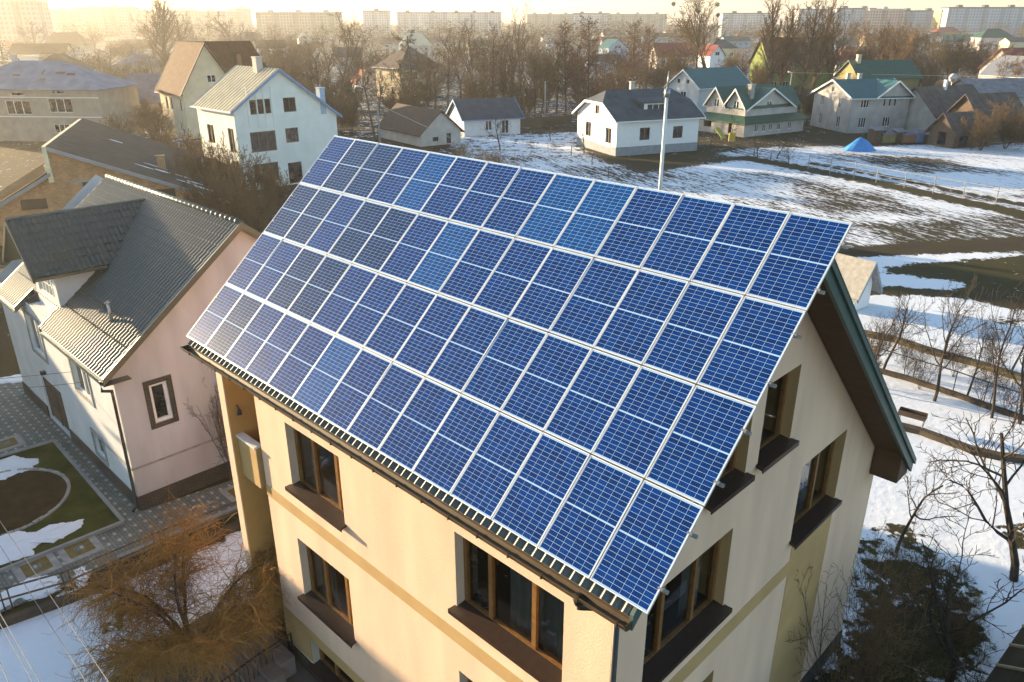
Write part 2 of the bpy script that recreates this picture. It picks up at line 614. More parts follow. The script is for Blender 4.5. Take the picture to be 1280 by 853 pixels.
def build_ground():
    xs = seg_axis([(-6000, -2000, 1000), (-2000, -500, 150), (-500, -150, 17), (-150, -40, 3), (-40, 60, .8), (60, 160, 3), (160, 500, 17), (500, 2000, 150), (2000, 6000, 1000)])
    ys = seg_axis([(-200, -10, 20), (-10, 6, 2), (6, 75, .8), (75, 160, 1.5), (160, 320, 5), (320, 900, 30), (900, 2400, 150), (2400, 9000, 1100)])
    X, Y = np.meshgrid(xs, ys)
    P = np.stack([X.ravel(), Y.ravel()], 1)
    snow = np.full(len(P), .30)
    grass = np.full(len(P), .45)
    fur = np.full(len(P), .15)

    def sd(poly):
        q = np.array(poly)
        d = np.full(len(P), 1e9)
        ins = np.zeros(len(P), bool)
        for a, b in zip(q, np.roll(q, -1, 0)):
            e = b - a
            t = np.clip(((P - a) @ e) / (e @ e), 0, 1)
            d = np.minimum(d, np.hypot(*(P - a - t[:, None] * e).T))
            c = ((a[1] > P[:, 1]) != (b[1] > P[:, 1]))
            with np.errstate(divide='ignore', invalid='ignore'):
                xx = (b[0] - a[0]) * (P[:, 1] - a[1]) / (b[1] - a[1]) + a[0]
            ins ^= c & (P[:, 0] < xx)
        return np.where(ins, d, -d)

    def paint(px, s=None, g=None, f=None, soft=1.5, world_pts=False):
        nonlocal snow, grass, fur
        w = np.clip(.5 + sd(px if world_pts else [at(*q) for q in px]) / (2 * soft), 0, 1)
        w = w * w * (3 - 2 * w)
        if s is not None:
            snow = snow + (s - snow) * w
        if g is not None:
            grass = grass + (g - grass) * w
        if f is not None:
            fur = fur + (f - fur) * w

    def strip(px, wd, **k):
        q = [np.array(at(*a)) for a in px]
        left, right = [], []
        for i, a in enumerate(q):
            d = q[min(i + 1, len(q) - 1)] - q[max(i - 1, 0)]
            d = d / np.hypot(*d)
            nrm = np.array([-d[1], d[0]]) * wd / 2
            left.append(a + nrm)
            right.append(a - nrm)
        paint(left + right[::-1], world_pts=True, **k)
    # far fields and gardens, near snow, then patches on top
    paint([(-400, 60), (1700, 60), (1700, 115), (-400, 130)], .40, .35, .1, 8)
    paint([(430, 120), (830, 115), (830, 150), (430, 175)], .40, .3, .2, 3)
    paint([(560, 170), (730, 165), (740, 215), (640, 225), (560, 200)], .56, .55, .3, 2)
    # ploughed field under thin snow
    paint([(-22, 48), (4, 32), (24, 40), (30, 100), (-4, 108), (-18, 80)], .52, .25, 1.0, 2, world_pts=True)
    paint([(600, 205), (740, 195), (800, 205), (930, 185), (1000, 182), (1290, 175), (1500, 200), (1500, 330), (1280, 325), (1050, 345), (640, 300)], .54, .15, 1.0, 2)
    paint([(1090, 178), (1300, 185), (1500, 210), (1500, 262), (1290, 262), (1000, 205), (985, 190)], .60, .1, 1.0, 2)
    paint([(1030, 190), (1170, 198), (1250, 215), (1150, 218)], .42, .1, .9, 2)
    paint([(640, 205), (960, 215), (1120, 255), (1280, 275), (1280, 262), (1000, 212), (930, 200)], .62, .1, 1.0, 1.5)
    paint([(1075, 280), (1290, 268), (1500, 275), (1500, 315), (1280, 318), (1130, 308)], .38, .45, 1.0, 1.5)
    paint([(980, 222), (1100, 240), (1170, 270), (1010, 262)], .46, .1, 1.0, 1.5)
    strip([(925, 196), (985, 207), (1100, 229), (1190, 249), (1300, 272)], 2.2, s=.05, g=.95, f=.1, soft=.6)
    strip([(1010, 203), (1100, 219), (1200, 240), (1300, 260)], .9, s=.12, g=.2, f=.5, soft=.5)
    # track across the far side of the garden and the green verge
    paint([(1030, 312), (1290, 296), (1500, 290), (1500, 312), (1290, 312), (1050, 326)], .12, .35, .6, .8)
    paint([(1040, 322), (1200, 316), (1300, 318), (1300, 338), (1100, 345), (1040, 350)], .78, .4, .1, 1)
    paint([(1110, 333), (1290, 318), (1500, 310), (1500, 395), (1290, 372), (1190, 352), (1105, 342)], .20, .95, .05, .8)
    paint([(1040, 350), (1110, 342), (1210, 352), (1190, 362), (1050, 362)], .80, .6, .05, .6)
    strip([(1055, 367), (1120, 361), (1230, 371), (1300, 386)], 1.0, s=.02, g=.5, f=.05, soft=.4)
    # garden behind and right of the house
    paint([(1040, 370), (1200, 372), (1290, 392), (1500, 430), (1500, 900), (1200, 1100), (1010, 880), (1040, 600)], .90, .5, .03, .7)
    paint([(1180, 380), (1300, 400), (1300, 425), (1230, 400)], .5, .7, .05, .7)
    paint([(1085, 650), (1130, 640), (1215, 690), (1250, 760), (1230, 853), (1150, 800), (1085, 720)], .55, .8, .03, 1.2)
    paint([(1250, 650), (1300, 660), (1300, 690), (1255, 680)], .35, .9, .03, .5)
    paint([(1075, 692), (1130, 700), (1185, 735), (1205, 853), (1160, 1000), (980, 1000), (1000, 853), (1060, 780)], .22, .55, .03, 2.2)
    # the neighbour's yard and the strip of snow before it
    paint([(-300, 560), (60, 430), (320, 590), (420, 700), (420, 1000), (-300, 1100)], .05, .75, .02, 1)
    paint([(-200, 840), (0, 778), (240, 690), (345, 640), (352, 735), (250, 800), (120, 853), (60, 900), (-200, 1000)], .93, .4, .02, .45)
    paint([(115, 765), (160, 745), (190, 760), (150, 795), (118, 800)], .30, .9, .02, .4)
    paint([(40, 740), (0, 765), (-60, 790), (-60, 760), (50, 715), (110, 700), (115, 735)], .86, .6, .02, .35)
    paint([(0, 480), (40, 470), (40, 482), (-60, 500)], .95, .4, .02, .4)
    # yards between the houses, left
    paint([(120, 160), (230, 150), (250, 190), (130, 215)], .55, .5, .05, 3)
    paint([(1000, 170), (1180, 160), (1290, 175), (1190, 178), (1060, 184)], .22, .4, .1, 2)
    paint([(720, 178), (880, 190), (930, 200), (800, 215), (760, 203)], .28, .6, .3, 1.5)
    nx, ny = len(xs), len(ys)
    # gentle clods and drifts within a few centimetres
    rs = np.random.RandomState(4)
    Z = np.zeros(len(P))
    near = (np.abs(P[:, 0]) < 70) & (P[:, 1] > 5) & (P[:, 1] < 120)
    Z[near] = rs.uniform(-.03, .03, near.sum())
    V = np.column_stack([P, Z - .03])
    idx = np.arange(nx * ny).reshape(ny, nx)
    F = np.stack([idx[:-1, :-1].ravel(), idx[:-1, 1:].ravel(), idx[1:, 1:].ravel(), idx[1:, :-1].ravel()], 1)
    me = bpy.data.meshes.new('ground')
    me.from_pydata(V.tolist(), [], F.tolist())
    at_ = me.color_attributes.new('cover', 'FLOAT_COLOR', 'POINT')
    C4 = np.column_stack([snow, grass, fur, np.ones(len(P))]).astype(np.float32)
    at_.data.foreach_set('color', C4.ravel())
    me.materials.append(field_mat())
    me.polygons.foreach_set('use_smooth', [True] * len(F))
    o = bpy.data.objects.new('ground', me)
    COL.objects.link(o)
    struct(o)


build_ground()


# ------------------------------------------------------------------ windows and generic houses
def window(parent, p0, d, inn, u0, u1, z0, z1, depth, fm, gm, nx=2, ny=1, fw=.07, ft=.06, transom=None, label=None, curtain=None, name='window'):
    """frame mesh (part) + pane mesh (sub-part) inside a wall hole; p0 wall start, d along, inn inwards"""
    d, inn = Vector((d[0], d[1], 0)), Vector((inn[0], inn[1], 0))
    o = Vector((p0[0], p0[1], 0))

    def P(u, z, k):
        q = o + d * u + inn * k
        return Vector((q.x, q.y, z))

    def bar(mb, ua, ub, za, zb, ka, kb):
        c = [P(u, z, k) for k in (ka, kb) for (u, z) in ((ua, za), (ub, za), (ub, zb), (ua, zb))]
        b = len(mb.v)
        mb.v += [tuple(q) for q in c]
        for f in ((0, 1, 2, 3), (7, 6, 5, 4), (0, 4, 5, 1), (1, 5, 6, 2), (2, 6, 7, 3), (3, 7, 4, 0)):
            mb.f.append(tuple(b + i for i in f))
            mb.m.append(0)
    ka, kb = depth - ft, depth + .03
    mb = MB()
    bar(mb, u0, u1, z0, z0 + fw, ka, kb)
    bar(mb, u0, u1, z1 - fw, z1, ka, kb)
    bar(mb, u0, u0 + fw, z0 + fw, z1 - fw, ka, kb)
    bar(mb, u1 - fw, u1, z0 + fw, z1 - fw, ka, kb)
    xs = nx if isinstance(nx, (list, tuple)) else [i / nx for i in range(1, nx)]
    for t in xs:
        c = u0 + (u1 - u0) * t
        bar(mb, c - fw * .6, c + fw * .6, z0 + fw, z1 - fw, ka + .003, kb)
    for i in range(1, ny):
        c = z0 + (z1 - z0) * i / ny
        bar(mb, u0 + fw, u1 - fw, c - fw * .35, c + fw * .35, ka + .006, kb)
    if transom:
        c = z0 + (z1 - z0) * transom
        bar(mb, u0 + fw, u1 - fw, c - fw * .4, c + fw * .4, ka + .006, kb)
    w = mb.build(name, fm, parent)
    if label:
        w['label'] = label
    g = MB()
    k = depth + .005
    g.poly([P(u0 + fw * .5, z0 + fw * .5, k), P(u1 - fw * .5, z0 + fw * .5, k), P(u1 - fw * .5, z1 - fw * .5, k), P(u0 + fw * .5, z1 - fw * .5, k)])
    g.build('pane', gm, w)
    if curtain:
        for ca, cb in curtain:
            c = MB()
            n = 40
            a, b = u0 + (u1 - u0) * ca, u0 + (u1 - u0) * cb
            for i in range(n):
                t0, t1 = i / n, (i + 1) / n
                k0, k1 = depth + .22 + .035 * math.sin(t0 * 50 * (cb - ca)), depth + .22 + .035 * math.sin(t1 * 50 * (cb - ca))
                ua, ub = a + (b - a) * t0, a + (b - a) * t1
                c.poly([P(ua, z0 - .1, k0), P(ub, z0 - .1, k1), P(ub, z1 + .1, k1), P(ua, z1 + .1, k0)])
            c.build('curtain', M_CURTAIN, w, True)
    return w


def house(name, label, p, psi, L, W, he, hr, wm, rm, o=.4, kind='gable', wins=(), chim=(), trim=None, plinth=None, group=None, wf=M_TRIM,
          cat='house', z0=0.0, seams=0, dish=False, hipin=None, peak=.5, he2=None, root=None, wmat2=None):
    """ridge along X (heading psi, degrees) at y = W * peak; walls: front y=0, back y=W, left x=0, right x=L"""
    if root is None:
        root = empty(name, (p[0], p[1], z0), R(psi))
        tag(root, label, cat, group)
    he2 = he if he2 is None else he2
    hole = {'front': [], 'back': [], 'left': [], 'right': []}
    dep = .14
    for w in wins:
        hole[w[0]].append((w[1], w[1] + w[3], w[2], w[2] + w[4]))
    yc = W * peak
    if kind in ('gable', 'halfhip'):
        top_l = [(0, he2), (W - yc, hr), (W, he)]
        top_r = [(0, he), (yc, hr), (W, he2)]
    else:
        top_l, top_r = [(0, he), (W, he)], [(0, he), (W, he)]
    mb = MB()
    if kind == 'halfhip':
        k = .55
        hh = he + (hr - he) * k
        top_l = top_r = [(0, he), (W * .5 * k, hh), (W - W * .5 * k, hh), (W, he)]
    t = .12                        # walls stop this far under the roof planes
    for a, b, tp, key in (((0, 0), (L, 0), [(0, he), (L, he)], 'front'), ((L, 0), (L, W), top_r, 'right'), ((L, W), (0, W), [(0, he2), (L, he2)], 'back'), ((0, W), (0, 0), top_l, 'left')):
        mb.wall(a, b, [(u, z - t) for u, z in tp], 0, hole[key], dep, 0, 1)
    mb.build('wall', [wmat2 or wm, M_TRIM] if False else [wm, wm], root)
    if plinth:
        pb = MB()
        e = .04
        pb.box(-e, L + e, -e, W + e, -.2, plinth)
        pb.build('plinth', M_BASE, root)
    base = {'front': ((0, 0), (1, 0), (0, 1)), 'right': ((L, 0), (0, 1), (-1, 0)), 'back': ((L, W), (-1, 0), (0, -1)), 'left': ((0, W), (0, -1), (1, 0))}
    for w in wins:
        b = base[w[0]]
        window(root, b[0], b[1], b[2], w[1], w[1] + w[3], w[2], w[2] + w[4], dep, w[6] if len(w) > 6 else wf, M_GLASSD, w[5] if len(w) > 5 else 2, 1, .07, .06)
    s1 = (hr - he) / max(yc, .01)
    s2 = (hr - he2) / max(W - yc, .01)
    th = .16
    rb = MB()
    zf, zb = he - o * s1, he2 - o * s2
    if kind == 'gable':
        rb.slab([(-o, -o, zf), (L + o, -o, zf), (L + o, yc, hr), (-o, yc, hr)], th)
        rb.slab([(L + o, W + o, zb), (-o, W + o, zb), (-o, yc + .002, hr), (L + o, yc + .002, hr)], th)
        for i in range(seams):
            x = -o + (L + 2 * o) * (i + .5) / seams
            rb.beam((x, -o, zf + .03), (x, yc, hr + .03), .05, .07, 1)
            rb.beam((x, W + o, zb + .03), (x, yc, hr + .03), .05, .07, 1)
    elif kind == 'hip':
        hi = hipin if hipin is not None else min(W / 2, L / 2 - .3)
        A, B, C, D = (-o, -o, zf), (L + o, -o, zf), (L + o, W + o, zf), (-o, W + o, zf)
        E_, F_ = (hi, W / 2, hr), (L - hi, W / 2, hr)
        rb.slab([A, B, F_, E_], th)
        rb.slab([C, D, E_, F_], th)
        rb.slab([B, C, F_], th)
        rb.slab([D, A, E_], th)
    elif kind == 'halfhip':
        k = .55
        hh = he + (hr - he) * k
        hi = hipin or 1.3
        yk0, yk1 = W * .5 * k, W - W * .5 * k
        E_, F_ = (hi, W / 2, hr), (L - hi, W / 2, hr)
        rb.slab([(-o, -o, zf), (L + o, -o, zf), (L + o, yk0, hh), F_, E_, (-o, yk0, hh)], th)
        rb.slab([(L + o, W + o, zf), (-o, W + o, zf), (-o, yk1, hh), E_, F_, (L + o, yk1, hh)], th)
        rb.slab([(-o, yk1, hh), (-o, yk0, hh), E_], th)
        rb.slab([(L + o, yk0, hh), (L + o, yk1, hh), F_], th)
    roof = rb.build('roof', [rm, M_SEAM] if seams else rm, root)
    if trim:
        tb = MB()
        e = .05
        if kind == 'gable':
            for x0, x1 in ((-o - e, -o + .03), (L + o - .03, L + o + e)):
                for (ya, za), (yb, zb_) in (((-o - e, zf), (yc, hr)), ((W + o + e, zb), (yc, hr))):
                    tb.slab([(x0, ya, za + .04), (x1, ya, za + .04), (x1, yb, zb_ + .04), (x0, yb, zb_ + .04)], .30)
        elif kind == 'halfhip':
            k = .55
            hh = he + (hr - he) * k
            for x0, x1 in ((-o - e, -o + .03), (L + o - .03, L + o + e)):
                for pts in (((-o - e, zf), (W * .5 * k, hh)), ((W * .5 * k, hh), (W - W * .5 * k, hh)), ((W - W * .5 * k, hh), (W + o + e, zf))):
                    (ya, za), (yb, zb_) = pts
                    tb.slab([(x0, ya, za + .04), (x1, ya, za + .04), (x1, yb, zb_ + .04), (x0, yb, zb_ + .04)], .30)
        zz = zf - .05
        tb.box(-o, L + o, -o - .12, -o - .003, zz - .12, zz + .02)
        tb.box(-o, L + o, W + o + .003, W + o + .12, zb - .17, zb - .03)
        tb.build('trim', trim, root)
    for c in chim:
        cb = MB()
        cx, cy, ch_ = c[:3]
        cw = c[3] if len(c) > 3 else .35
        cb.box(cx - cw, cx + cw, cy - cw * .8, cy + cw * .8, min(he, he2), ch_)
        cb.box(cx - cw - .06, cx + cw + .06, cy - cw * .8 - .06, cy + cw * .8 + .06, ch_ + .002, ch_ + .12)
        cb.build('chimney', c[4] if len(c) > 4 else M_GREYW, roof)
    return root


def row(face, u0, z, w, h, n, gap, nx=2):
    return [(face, u0 + i * (w + gap), z, w, h, nx) for i in range(n)]


# ------------------------------------------------------------------ the house under the panels (local x = along the eave, y = towards the ridge, z up from the ground)
HR_ = empty('solar_house', (HO[0], HO[1], 0), PSI)
tag(HR_, 'cream three-storey house carrying the blue solar panels on its roof', 'house')
SL = .924                    # roof slope
GAPZ = .20                   # roof lies this far below the panels
RN, RZ = 4.605, HZ + 4.055   # ridge
FN, GE, RW = .60, 13.20, 12.0   # front wall plane, gable plane, rear wall plane
W0 = 2.05                    # left end of the main front wall


def roof_z(n):
    return HZ + SL * n - GAPZ if n <= RN else RZ - .92 * (n - RN)


def zz(z):
    return HZ + z


front_holes = [(3.46, 5.72, -3.16, -1.37), (3.36, 5.64, -6.60, -4.74), (3.36, 5.60, -9.0, -8.05), (9.52, 12.22, -3.16, -1.36), (9.52, 12.22, -6.60, -4.76)]
gable_holes = [(4.88, 6.18, -.24, 1.42), (3.10, 4.42, -.24, 1.42), (7.08, 9.34, -3.16, -1.23), (1.56, 4.24, -3.16, -1.29), (2.6, 4.22, -6.60, -4.74)]
DEP = .30
mb = MB()
fz = [(0, roof_z(FN) - .06), (GE - W0, roof_z(FN) - .06)]
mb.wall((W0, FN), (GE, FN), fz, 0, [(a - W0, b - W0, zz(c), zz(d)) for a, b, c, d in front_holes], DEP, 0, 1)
gt = [(0, roof_z(FN) - .06), (RN - FN, RZ - .06), (RW - FN, roof_z(RW) - .30)]
mb.wall((GE, FN), (GE, RW), gt, 0, [(a - FN, b - FN, zz(c), zz(d)) for a, b, c, d in gable_holes], DEP, 0, 2)
mb.wall((GE, RW), (.5, RW), [(0, roof_z(RW) - .3), (GE - .5, roof_z(RW) - .3)], 0)
mb.wall((.5, RW), (.5, 3.0), [(0, roof_z(RW) - .3), (RW - RN, RZ - .06), (RW - 3.0, roof_z(3.0) - .06)], 0)
mb.wall((.5, 3.0), (W0, 3.0), [(0, roof_z(3.0) - .06), (W0 - .5, roof_z(3.0) - .06)], 0)
mb.wall((W0, 3.0), (W0, FN), [(0, roof_z(3.0) - .06), (3.0 - FN, roof_z(FN) - .06)], 0)
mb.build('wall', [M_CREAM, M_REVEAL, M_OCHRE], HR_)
# painted string course, wall-base tone and the vertical stripe under the rear window: thin raised render
bb = MB()
bb.box(W0 - .012, GE, FN - .012, FN - .001, zz(-4.06), zz(-3.73))
bb.box(GE + .001, GE + .012, FN - .012, 7.22, zz(-4.12), zz(-3.74))
bb.box(GE + .001, GE + .012, 7.22, 9.36, .6, zz(-3.22))
bb.build('string_course', M_OCHRE, HR_)
pb = MB()
for a, b in ((W0 - .02, 3.36), (5.60, GE)):
    pb.box(a, b, FN - .02, FN - .001, .55, zz(-7.72))
pb.box(3.36, 5.60, FN - .02, FN - .001, zz(-8.05), zz(-7.72))
pb.box(3.36, 5.60, FN - .02, FN - .001, .3, zz(-9.0))
pb.build('wall_base', M_OCHRE, HR_)
pb = MB()
pb.box(W0, GE + .05, FN - .06, FN - .002, -.1, .42)
pb.box(GE + .002, GE + .05, FN, RW, -.1, .5)
pb.build('plinth', M_DARKBR, HR_)
# windows
cur = {0: [(.62, .98)], 1: [(.05, .4), (.6, .95)], 3: [(.36, .97)], 4: [(.1, .6)]}
for i, (a, b, c, d) in enumerate(front_holes):
    w = window(HR_, (W0, FN), (1, 0), (0, 1), a - W0, b - W0, zz(c), zz(d), DEP - .02, M_WOOD, M_GLASS, [.27, .68] if i in (3, 4) else [.36, .78], 1, .085, .07, curtain=cur.get(i))
    sb = MB()
    sb.slab([(a - .08, FN - .15, zz(c) + .03), (b + .08, FN - .15, zz(c) + .03), (b + .02, FN + DEP - .09, zz(c) + .07), (a - .02, FN + DEP - .09, zz(c) + .07)], .06)
    sb.box(a - .08, b + .08, FN - .165, FN - .145, zz(c) - .07, zz(c) + .035)
    sb.build('sill', M_SILL, w)
for i, (a, b, c, d) in enumerate(gable_holes):
    w = window(HR_, (GE, FN), (0, 1), (-1, 0), a - FN, b - FN, zz(c), zz(d), DEP - .02, M_WOOD, M_GLASS, {0: [], 1: [], 2: [.62], 3: [.30, .70], 4: [.5]}[i], 1, .085, .07, curtain={3: [(.7, .97)], 2: [(.65, .95)]}.get(i))
    sb = MB()
    sb.slab([(GE + .15, a - .08, zz(c) + .03), (GE + .15, b + .08, zz(c) + .03), (GE - DEP + .09, b + .02, zz(c) + .07), (GE - DEP + .09, a - .02, zz(c) + .07)], .06)
    sb.box(GE + .145, GE + .165, a - .08, b + .08, zz(c) - .07, zz(c) + .035)
    sb.build('sill', M_SILL, w)
# corrugated metal-tile roof, front slope
VE = 13.92                   # gable verge
E0 = .12


def corrugated(name, parent, mats, o, ex, dn, length, run, start=None, period=.18, amp=.022, step=.35, lip=.022, sub=10, stop=None, pw=.38):
    """wavy metal-tile sheet: o upper left corner, ex along the eave, dn down the slope; start(u) = first slope distance, stop(u) = last"""
    o, ex, dn = Vector(o), Vector(ex).normalized(), Vector(dn).normalized()
    nr = ex.cross(dn)
    if nr.z < 0:
        nr = -nr
    nu = int(length / period * sub)
    strips = []
    s = 0.0
    while s < run - 1e-6:
        e = min(s + step, run)
        strips += [((s, 0.0), (e, lip)), ((e, lip), (e - .002, -.004))]
        s = e
    mb_ = MB()
    for k, st_ in enumerate(strips):
        b0 = len(mb_.v)
        for s, lf in st_:
            for i in range(nu + 1):
                u = length * i / nu
                w = .5 + .5 * math.cos(2 * math.pi * u / period)
                mb_.v.append(tuple(o + ex * u + dn * s + nr * (amp * (w ** pw * 2 - 1) + lf)))
        sm = (st_[0][0] + st_[1][0]) / 2
        for i in range(nu):
            u = length * (i + .5) / nu
            if (start and sm < start(u)) or (stop and sm > stop(u)):
                continue
            mb_.f.append((b0 + i, b0 + i + 1, b0 + nu + 2 + i, b0 + nu + 1 + i))
            mb_.m.append(0)
    return mb_.build(name, mats, parent, True)


sl_len = math.hypot(1, SL)
dn = (0, -1 / sl_len, -SL / sl_len)
EN = .0                    # eave edge of the sheet
run = (RN - EN) * sl_len
roof_o = corrugated('roof', HR_, M_ROOFTILE, (E0, RN, RZ), (1, 0, 0), dn, VE - E0, run, period=.19, amp=.04, step=.4, pw=.6, start=lambda u: run - 1.3)
rb = MB()
rb.slab([(E0, FN + .0, roof_z(FN) - .05), (VE, FN, roof_z(FN) - .05), (VE, RN, RZ - .05), (E0, RN, RZ - .05)], .12, 0)
rb.slab([(E0, EN + .1, roof_z(EN + .1) - .05), (VE - .05, EN + .1, roof_z(EN + .1) - .05), (VE - .05, FN, roof_z(FN) - .051), (E0, FN, roof_z(FN) - .051)], .10, 1)
RE = 12.3                    # rear eave
rb.slab([(VE, RN + .004, RZ - .02), (VE, RE, roof_z(RE)), (E0, RE, roof_z(RE)), (E0, RN + .004, RZ - .02)], .14, 0)
rb.slab([(VE - .05, RN + .1, RZ - .30), (VE - .05, RE - .1, roof_z(RE - .1) - .24), (GE + .02, RE - .1, roof_z(RE - .1) - .24), (GE + .02, RN + .1, RZ - .30)], .03, 1)
# boxed foot of the rear eave
fo = [(RE - .02, roof_z(RE - .02) - .16), (RE - .02, roof_z(RE) - .38), (RE - .75, roof_z(RE) - .38), (RE - .75, roof_z(RE - .75) - .2)]
rb.slab([(GE + .02, y, z) for y, z in fo], VE - .05 - GE, 1, (1, 0, 0))
rb.build('roof_deck', [M_ROOFTILE, M_SOFFIT], roof_o)
vb = MB()
# rear-slope barge board with its drip trim, end cap; front-slope verge
vb.slab([(VE - .02, RN - .05, RZ + .03), (VE + .05, RN - .05, RZ + .03), (VE + .05, RE + .06, roof_z(RE) - .02), (VE - .02, RE + .06, roof_z(RE) - .02)], .34)
vb.slab([(VE + .05, RN - .05, RZ + .06), (VE + .10, RN - .05, RZ + .06), (VE + .10, RE + .08, roof_z(RE) + .0), (VE + .05, RE + .08, roof_z(RE) + .0)], .12)
vb.slab([(VE - .14, RN, RZ + .065), (VE + .10, RN, RZ + .065), (VE + .10, RE + .08, roof_z(RE) + .035), (VE - .14, RE + .08, roof_z(RE) + .035)], .03)
vb.slab([(VE - .02, EN - .02, roof_z(EN) + .06), (VE + .04, EN - .02, roof_z(EN) + .06), (VE + .04, RN - .06, RZ + .06), (VE - .02, RN - .06, RZ + .06)], .26)
vb.build('barge_board', M_BARGE, roof_o)
# gutter: half-round trough with hooks, and the downpipe at the corner
gb = MB()
ga, gz = EN - .085, roof_z(EN) - .05
prof = [(-.105, .03), (-.10, -.03), (-.06, -.085), (0, -.10), (.06, -.085), (.095, -.02), (.10, .03)]
for (ya, za), (yb, zb_) in zip(prof, prof[1:]):
    gb.slab([(E0 - .1, ga + ya, gz + za), (VE + .02, ga + ya, gz + za), (VE + .02, ga + yb, gz + zb_), (E0 - .1, ga + yb, gz + zb_)], .006)
gb.box(E0 - .1, VE + .02, ga - .12, ga - .106, gz + .015, gz + .04)
for x in (E0 - .1, VE + .02):
    gb.slab([(x, ga + a, gz + b) for a, b in prof], .01, 0, (1, 0, 0))
for i in range(20):
    x = .5 + i * .7
    gb.box(x, x + .025, ga - .125, ga - .09, gz - .05, gz + .045)
gb.build('gutter', M_BROWNM, roof_o)
db = MB()
db.tube([(13.05, ga, gz - .07), (13.05, ga + .02, gz - .26), (13.26, FN - .20, gz - .45), (13.28, FN - .02, gz - .60)], .055, 10)
db.tube([(13.28, FN - .02, gz - .52), (13.28, FN - .02, .1)], .05, 10)
db.tube([(13.05, ga, gz - .05), (13.05, ga, gz - .20)], [.10, .06], 10)
db.build('downpipe', M_DARKM, HR_, True)
# loggia at the left end: fin wall, parapet, slab, back wall door
cb = MB()
cb.box(.60, .92, .35, 3.0, 0, roof_z(.35) - .08, 0)
cb.build('fin_wall', [M_CREAM], HR_)
cb = MB()
cb.box(.921, .935, .38, 2.99, 0.01, roof_z(.4) - .1)
cb.build('fin_wall_face', mat('orange_plaster_face', (.62, .34, .11), .9, .1, 1.5), HR_)
cb = MB()
cb.box(.94, W0 - .13, .50, .66, zz(-3.9), zz(-2.72), 0)
cb.box(.94, W0 - .13, .47, .69, zz(-2.718), zz(-2.66), 1)
cb.box(.94, W0, .70, 2.98, zz(-3.95), zz(-3.72), 0)
cb.build('balcony', [M_OCHRE, M_TRIM], HR_)
lb = MB()
lb.tube([(.935, .62, zz(-1.85)), (1.0, .62, zz(-1.85)), (1.03, .62, zz(-1.95))], .02, 8)
lb.tube([(1.03, .62, zz(-1.93)), (1.03, .62, zz(-2.08))], [.03, .07], 10)
lb.build('wall_lamp', M_DARKM, HR_)

# ------------------------------------------------------------------ solar panels, 4 rows of 14
PW, PH = 1.012, 1.6663
PANW, PANH = .992, 1.642


def panel_meshes():
    f = MB()
    t, h = .014, .04
    f.box(0, PANW, 0, t, -h + .005, .005)
    f.box(0, PANW, PANH - t, PANH, -h + .005, .005)
    f.box(0, t, t, PANH - t, -h + .005, .005)
    f.box(PANW - t, PANW, t, PANH - t, -h + .005, .005)
    f.poly([(t, t, -.03), (t, PANH - t, -.03), (PANW - t, PANH - t, -.03), (PANW - t, t, -.03)])
    g = MB()
    g.poly([(t * .5, t * .5, 0), (PANW - t * .5, t * .5, 0), (PANW - t * .5, PANH - t * .5, 0), (t * .5, PANH - t * .5, 0)])
    fm = f.mesh('frame', M_FRAME)
    gms = {k: g.mesh('cell_glass', v) for k, v in (('n', M_CELL), ('b', M_CELLB), ('d', M_CELLD))}
    return fm, gms


pf, pg = panel_meshes()
PHI = R(42.74)
ex = Vector((EV[0], EV[1], 0))
ny_ = Vector((NV[0], NV[1], 0))
upv = ny_ * math.cos(PHI) + Vector((0, 0, 1)) * math.sin(PHI)
nrmv = ex.cross(upv)
PROT = Matrix((ex, upv, nrmv)).transposed()
rows_n = ['lowest row, along the gutter', 'second row up from the gutter', 'second row down from the ridge', 'top row, along the ridge']
bright = {(3, 9): 'b', (3, 4): 'b', (3, 5): 'n', (2, 6): 'b', (2, 7): 'n'}
rnd = random.Random(11)
hue = {'n': 'deep blue', 'b': 'brighter blue', 'd': 'muted grey-blue'}
for r in range(4):
    for c in range(14):
        base = Vector((HO[0], HO[1], HZ)) + ex * (c * PW + .01) + upv * (r * PH + .012)
        e = bpy.data.objects.new('solar_module', None)
        COL.objects.link(e)
        tilt = Matrix.Rotation(rnd.uniform(-.004, .004), 3, 'X') @ Matrix.Rotation(rnd.uniform(-.004, .004), 3, 'Y')
        e.matrix_world = Matrix.Translation(base) @ (PROT @ tilt).to_4x4()
        e.empty_display_size = .2
        k = bright.get((r, c)) or ('d' if (c < 5 and rnd.random() < .55) else ('b' if rnd.random() < .07 else 'n'))
        tag(e, f'{hue[k]} solar panel, {rows_n[r]}, {ORD[c]}', 'solar panel', 'solar panels on the cream house roof')
        for nm, me in (('frame', pf), ('cell_glass', pg[k])):
            o = bpy.data.objects.new(nm, me)
            COL.objects.link(o)
            o.parent = e
# mounting rails: two per row, ends poke out past the last column
nl = ['lowest', 'second lowest', 'third lowest', 'fourth lowest', 'fourth highest', 'third highest', 'second highest', 'highest']
for r in range(4):
    for j, fr in enumerate((.24, .76)):
        b = Vector((HO[0], HO[1], HZ)) + upv * (r * PH + fr * PANH) - nrmv * .062
        m_ = MB()
        a, z = b - ex * .05, b + ex * (14 * PW + .09)
        m_.beam(tuple(a), tuple(z), .045, .045)
        for x in (.03, 14 * PW - .05):
            q = b + ex * x + nrmv * .045
            m_.beam(tuple(q), tuple(q + ex * .08), .05, .04)
        o = m_.build('mounting_rail', M_GALV)
        tag(o, f'aluminium mounting rail under the panels, {nl[r * 2 + j]} of eight rail ends', 'rail', 'mounting rails under the solar panels')
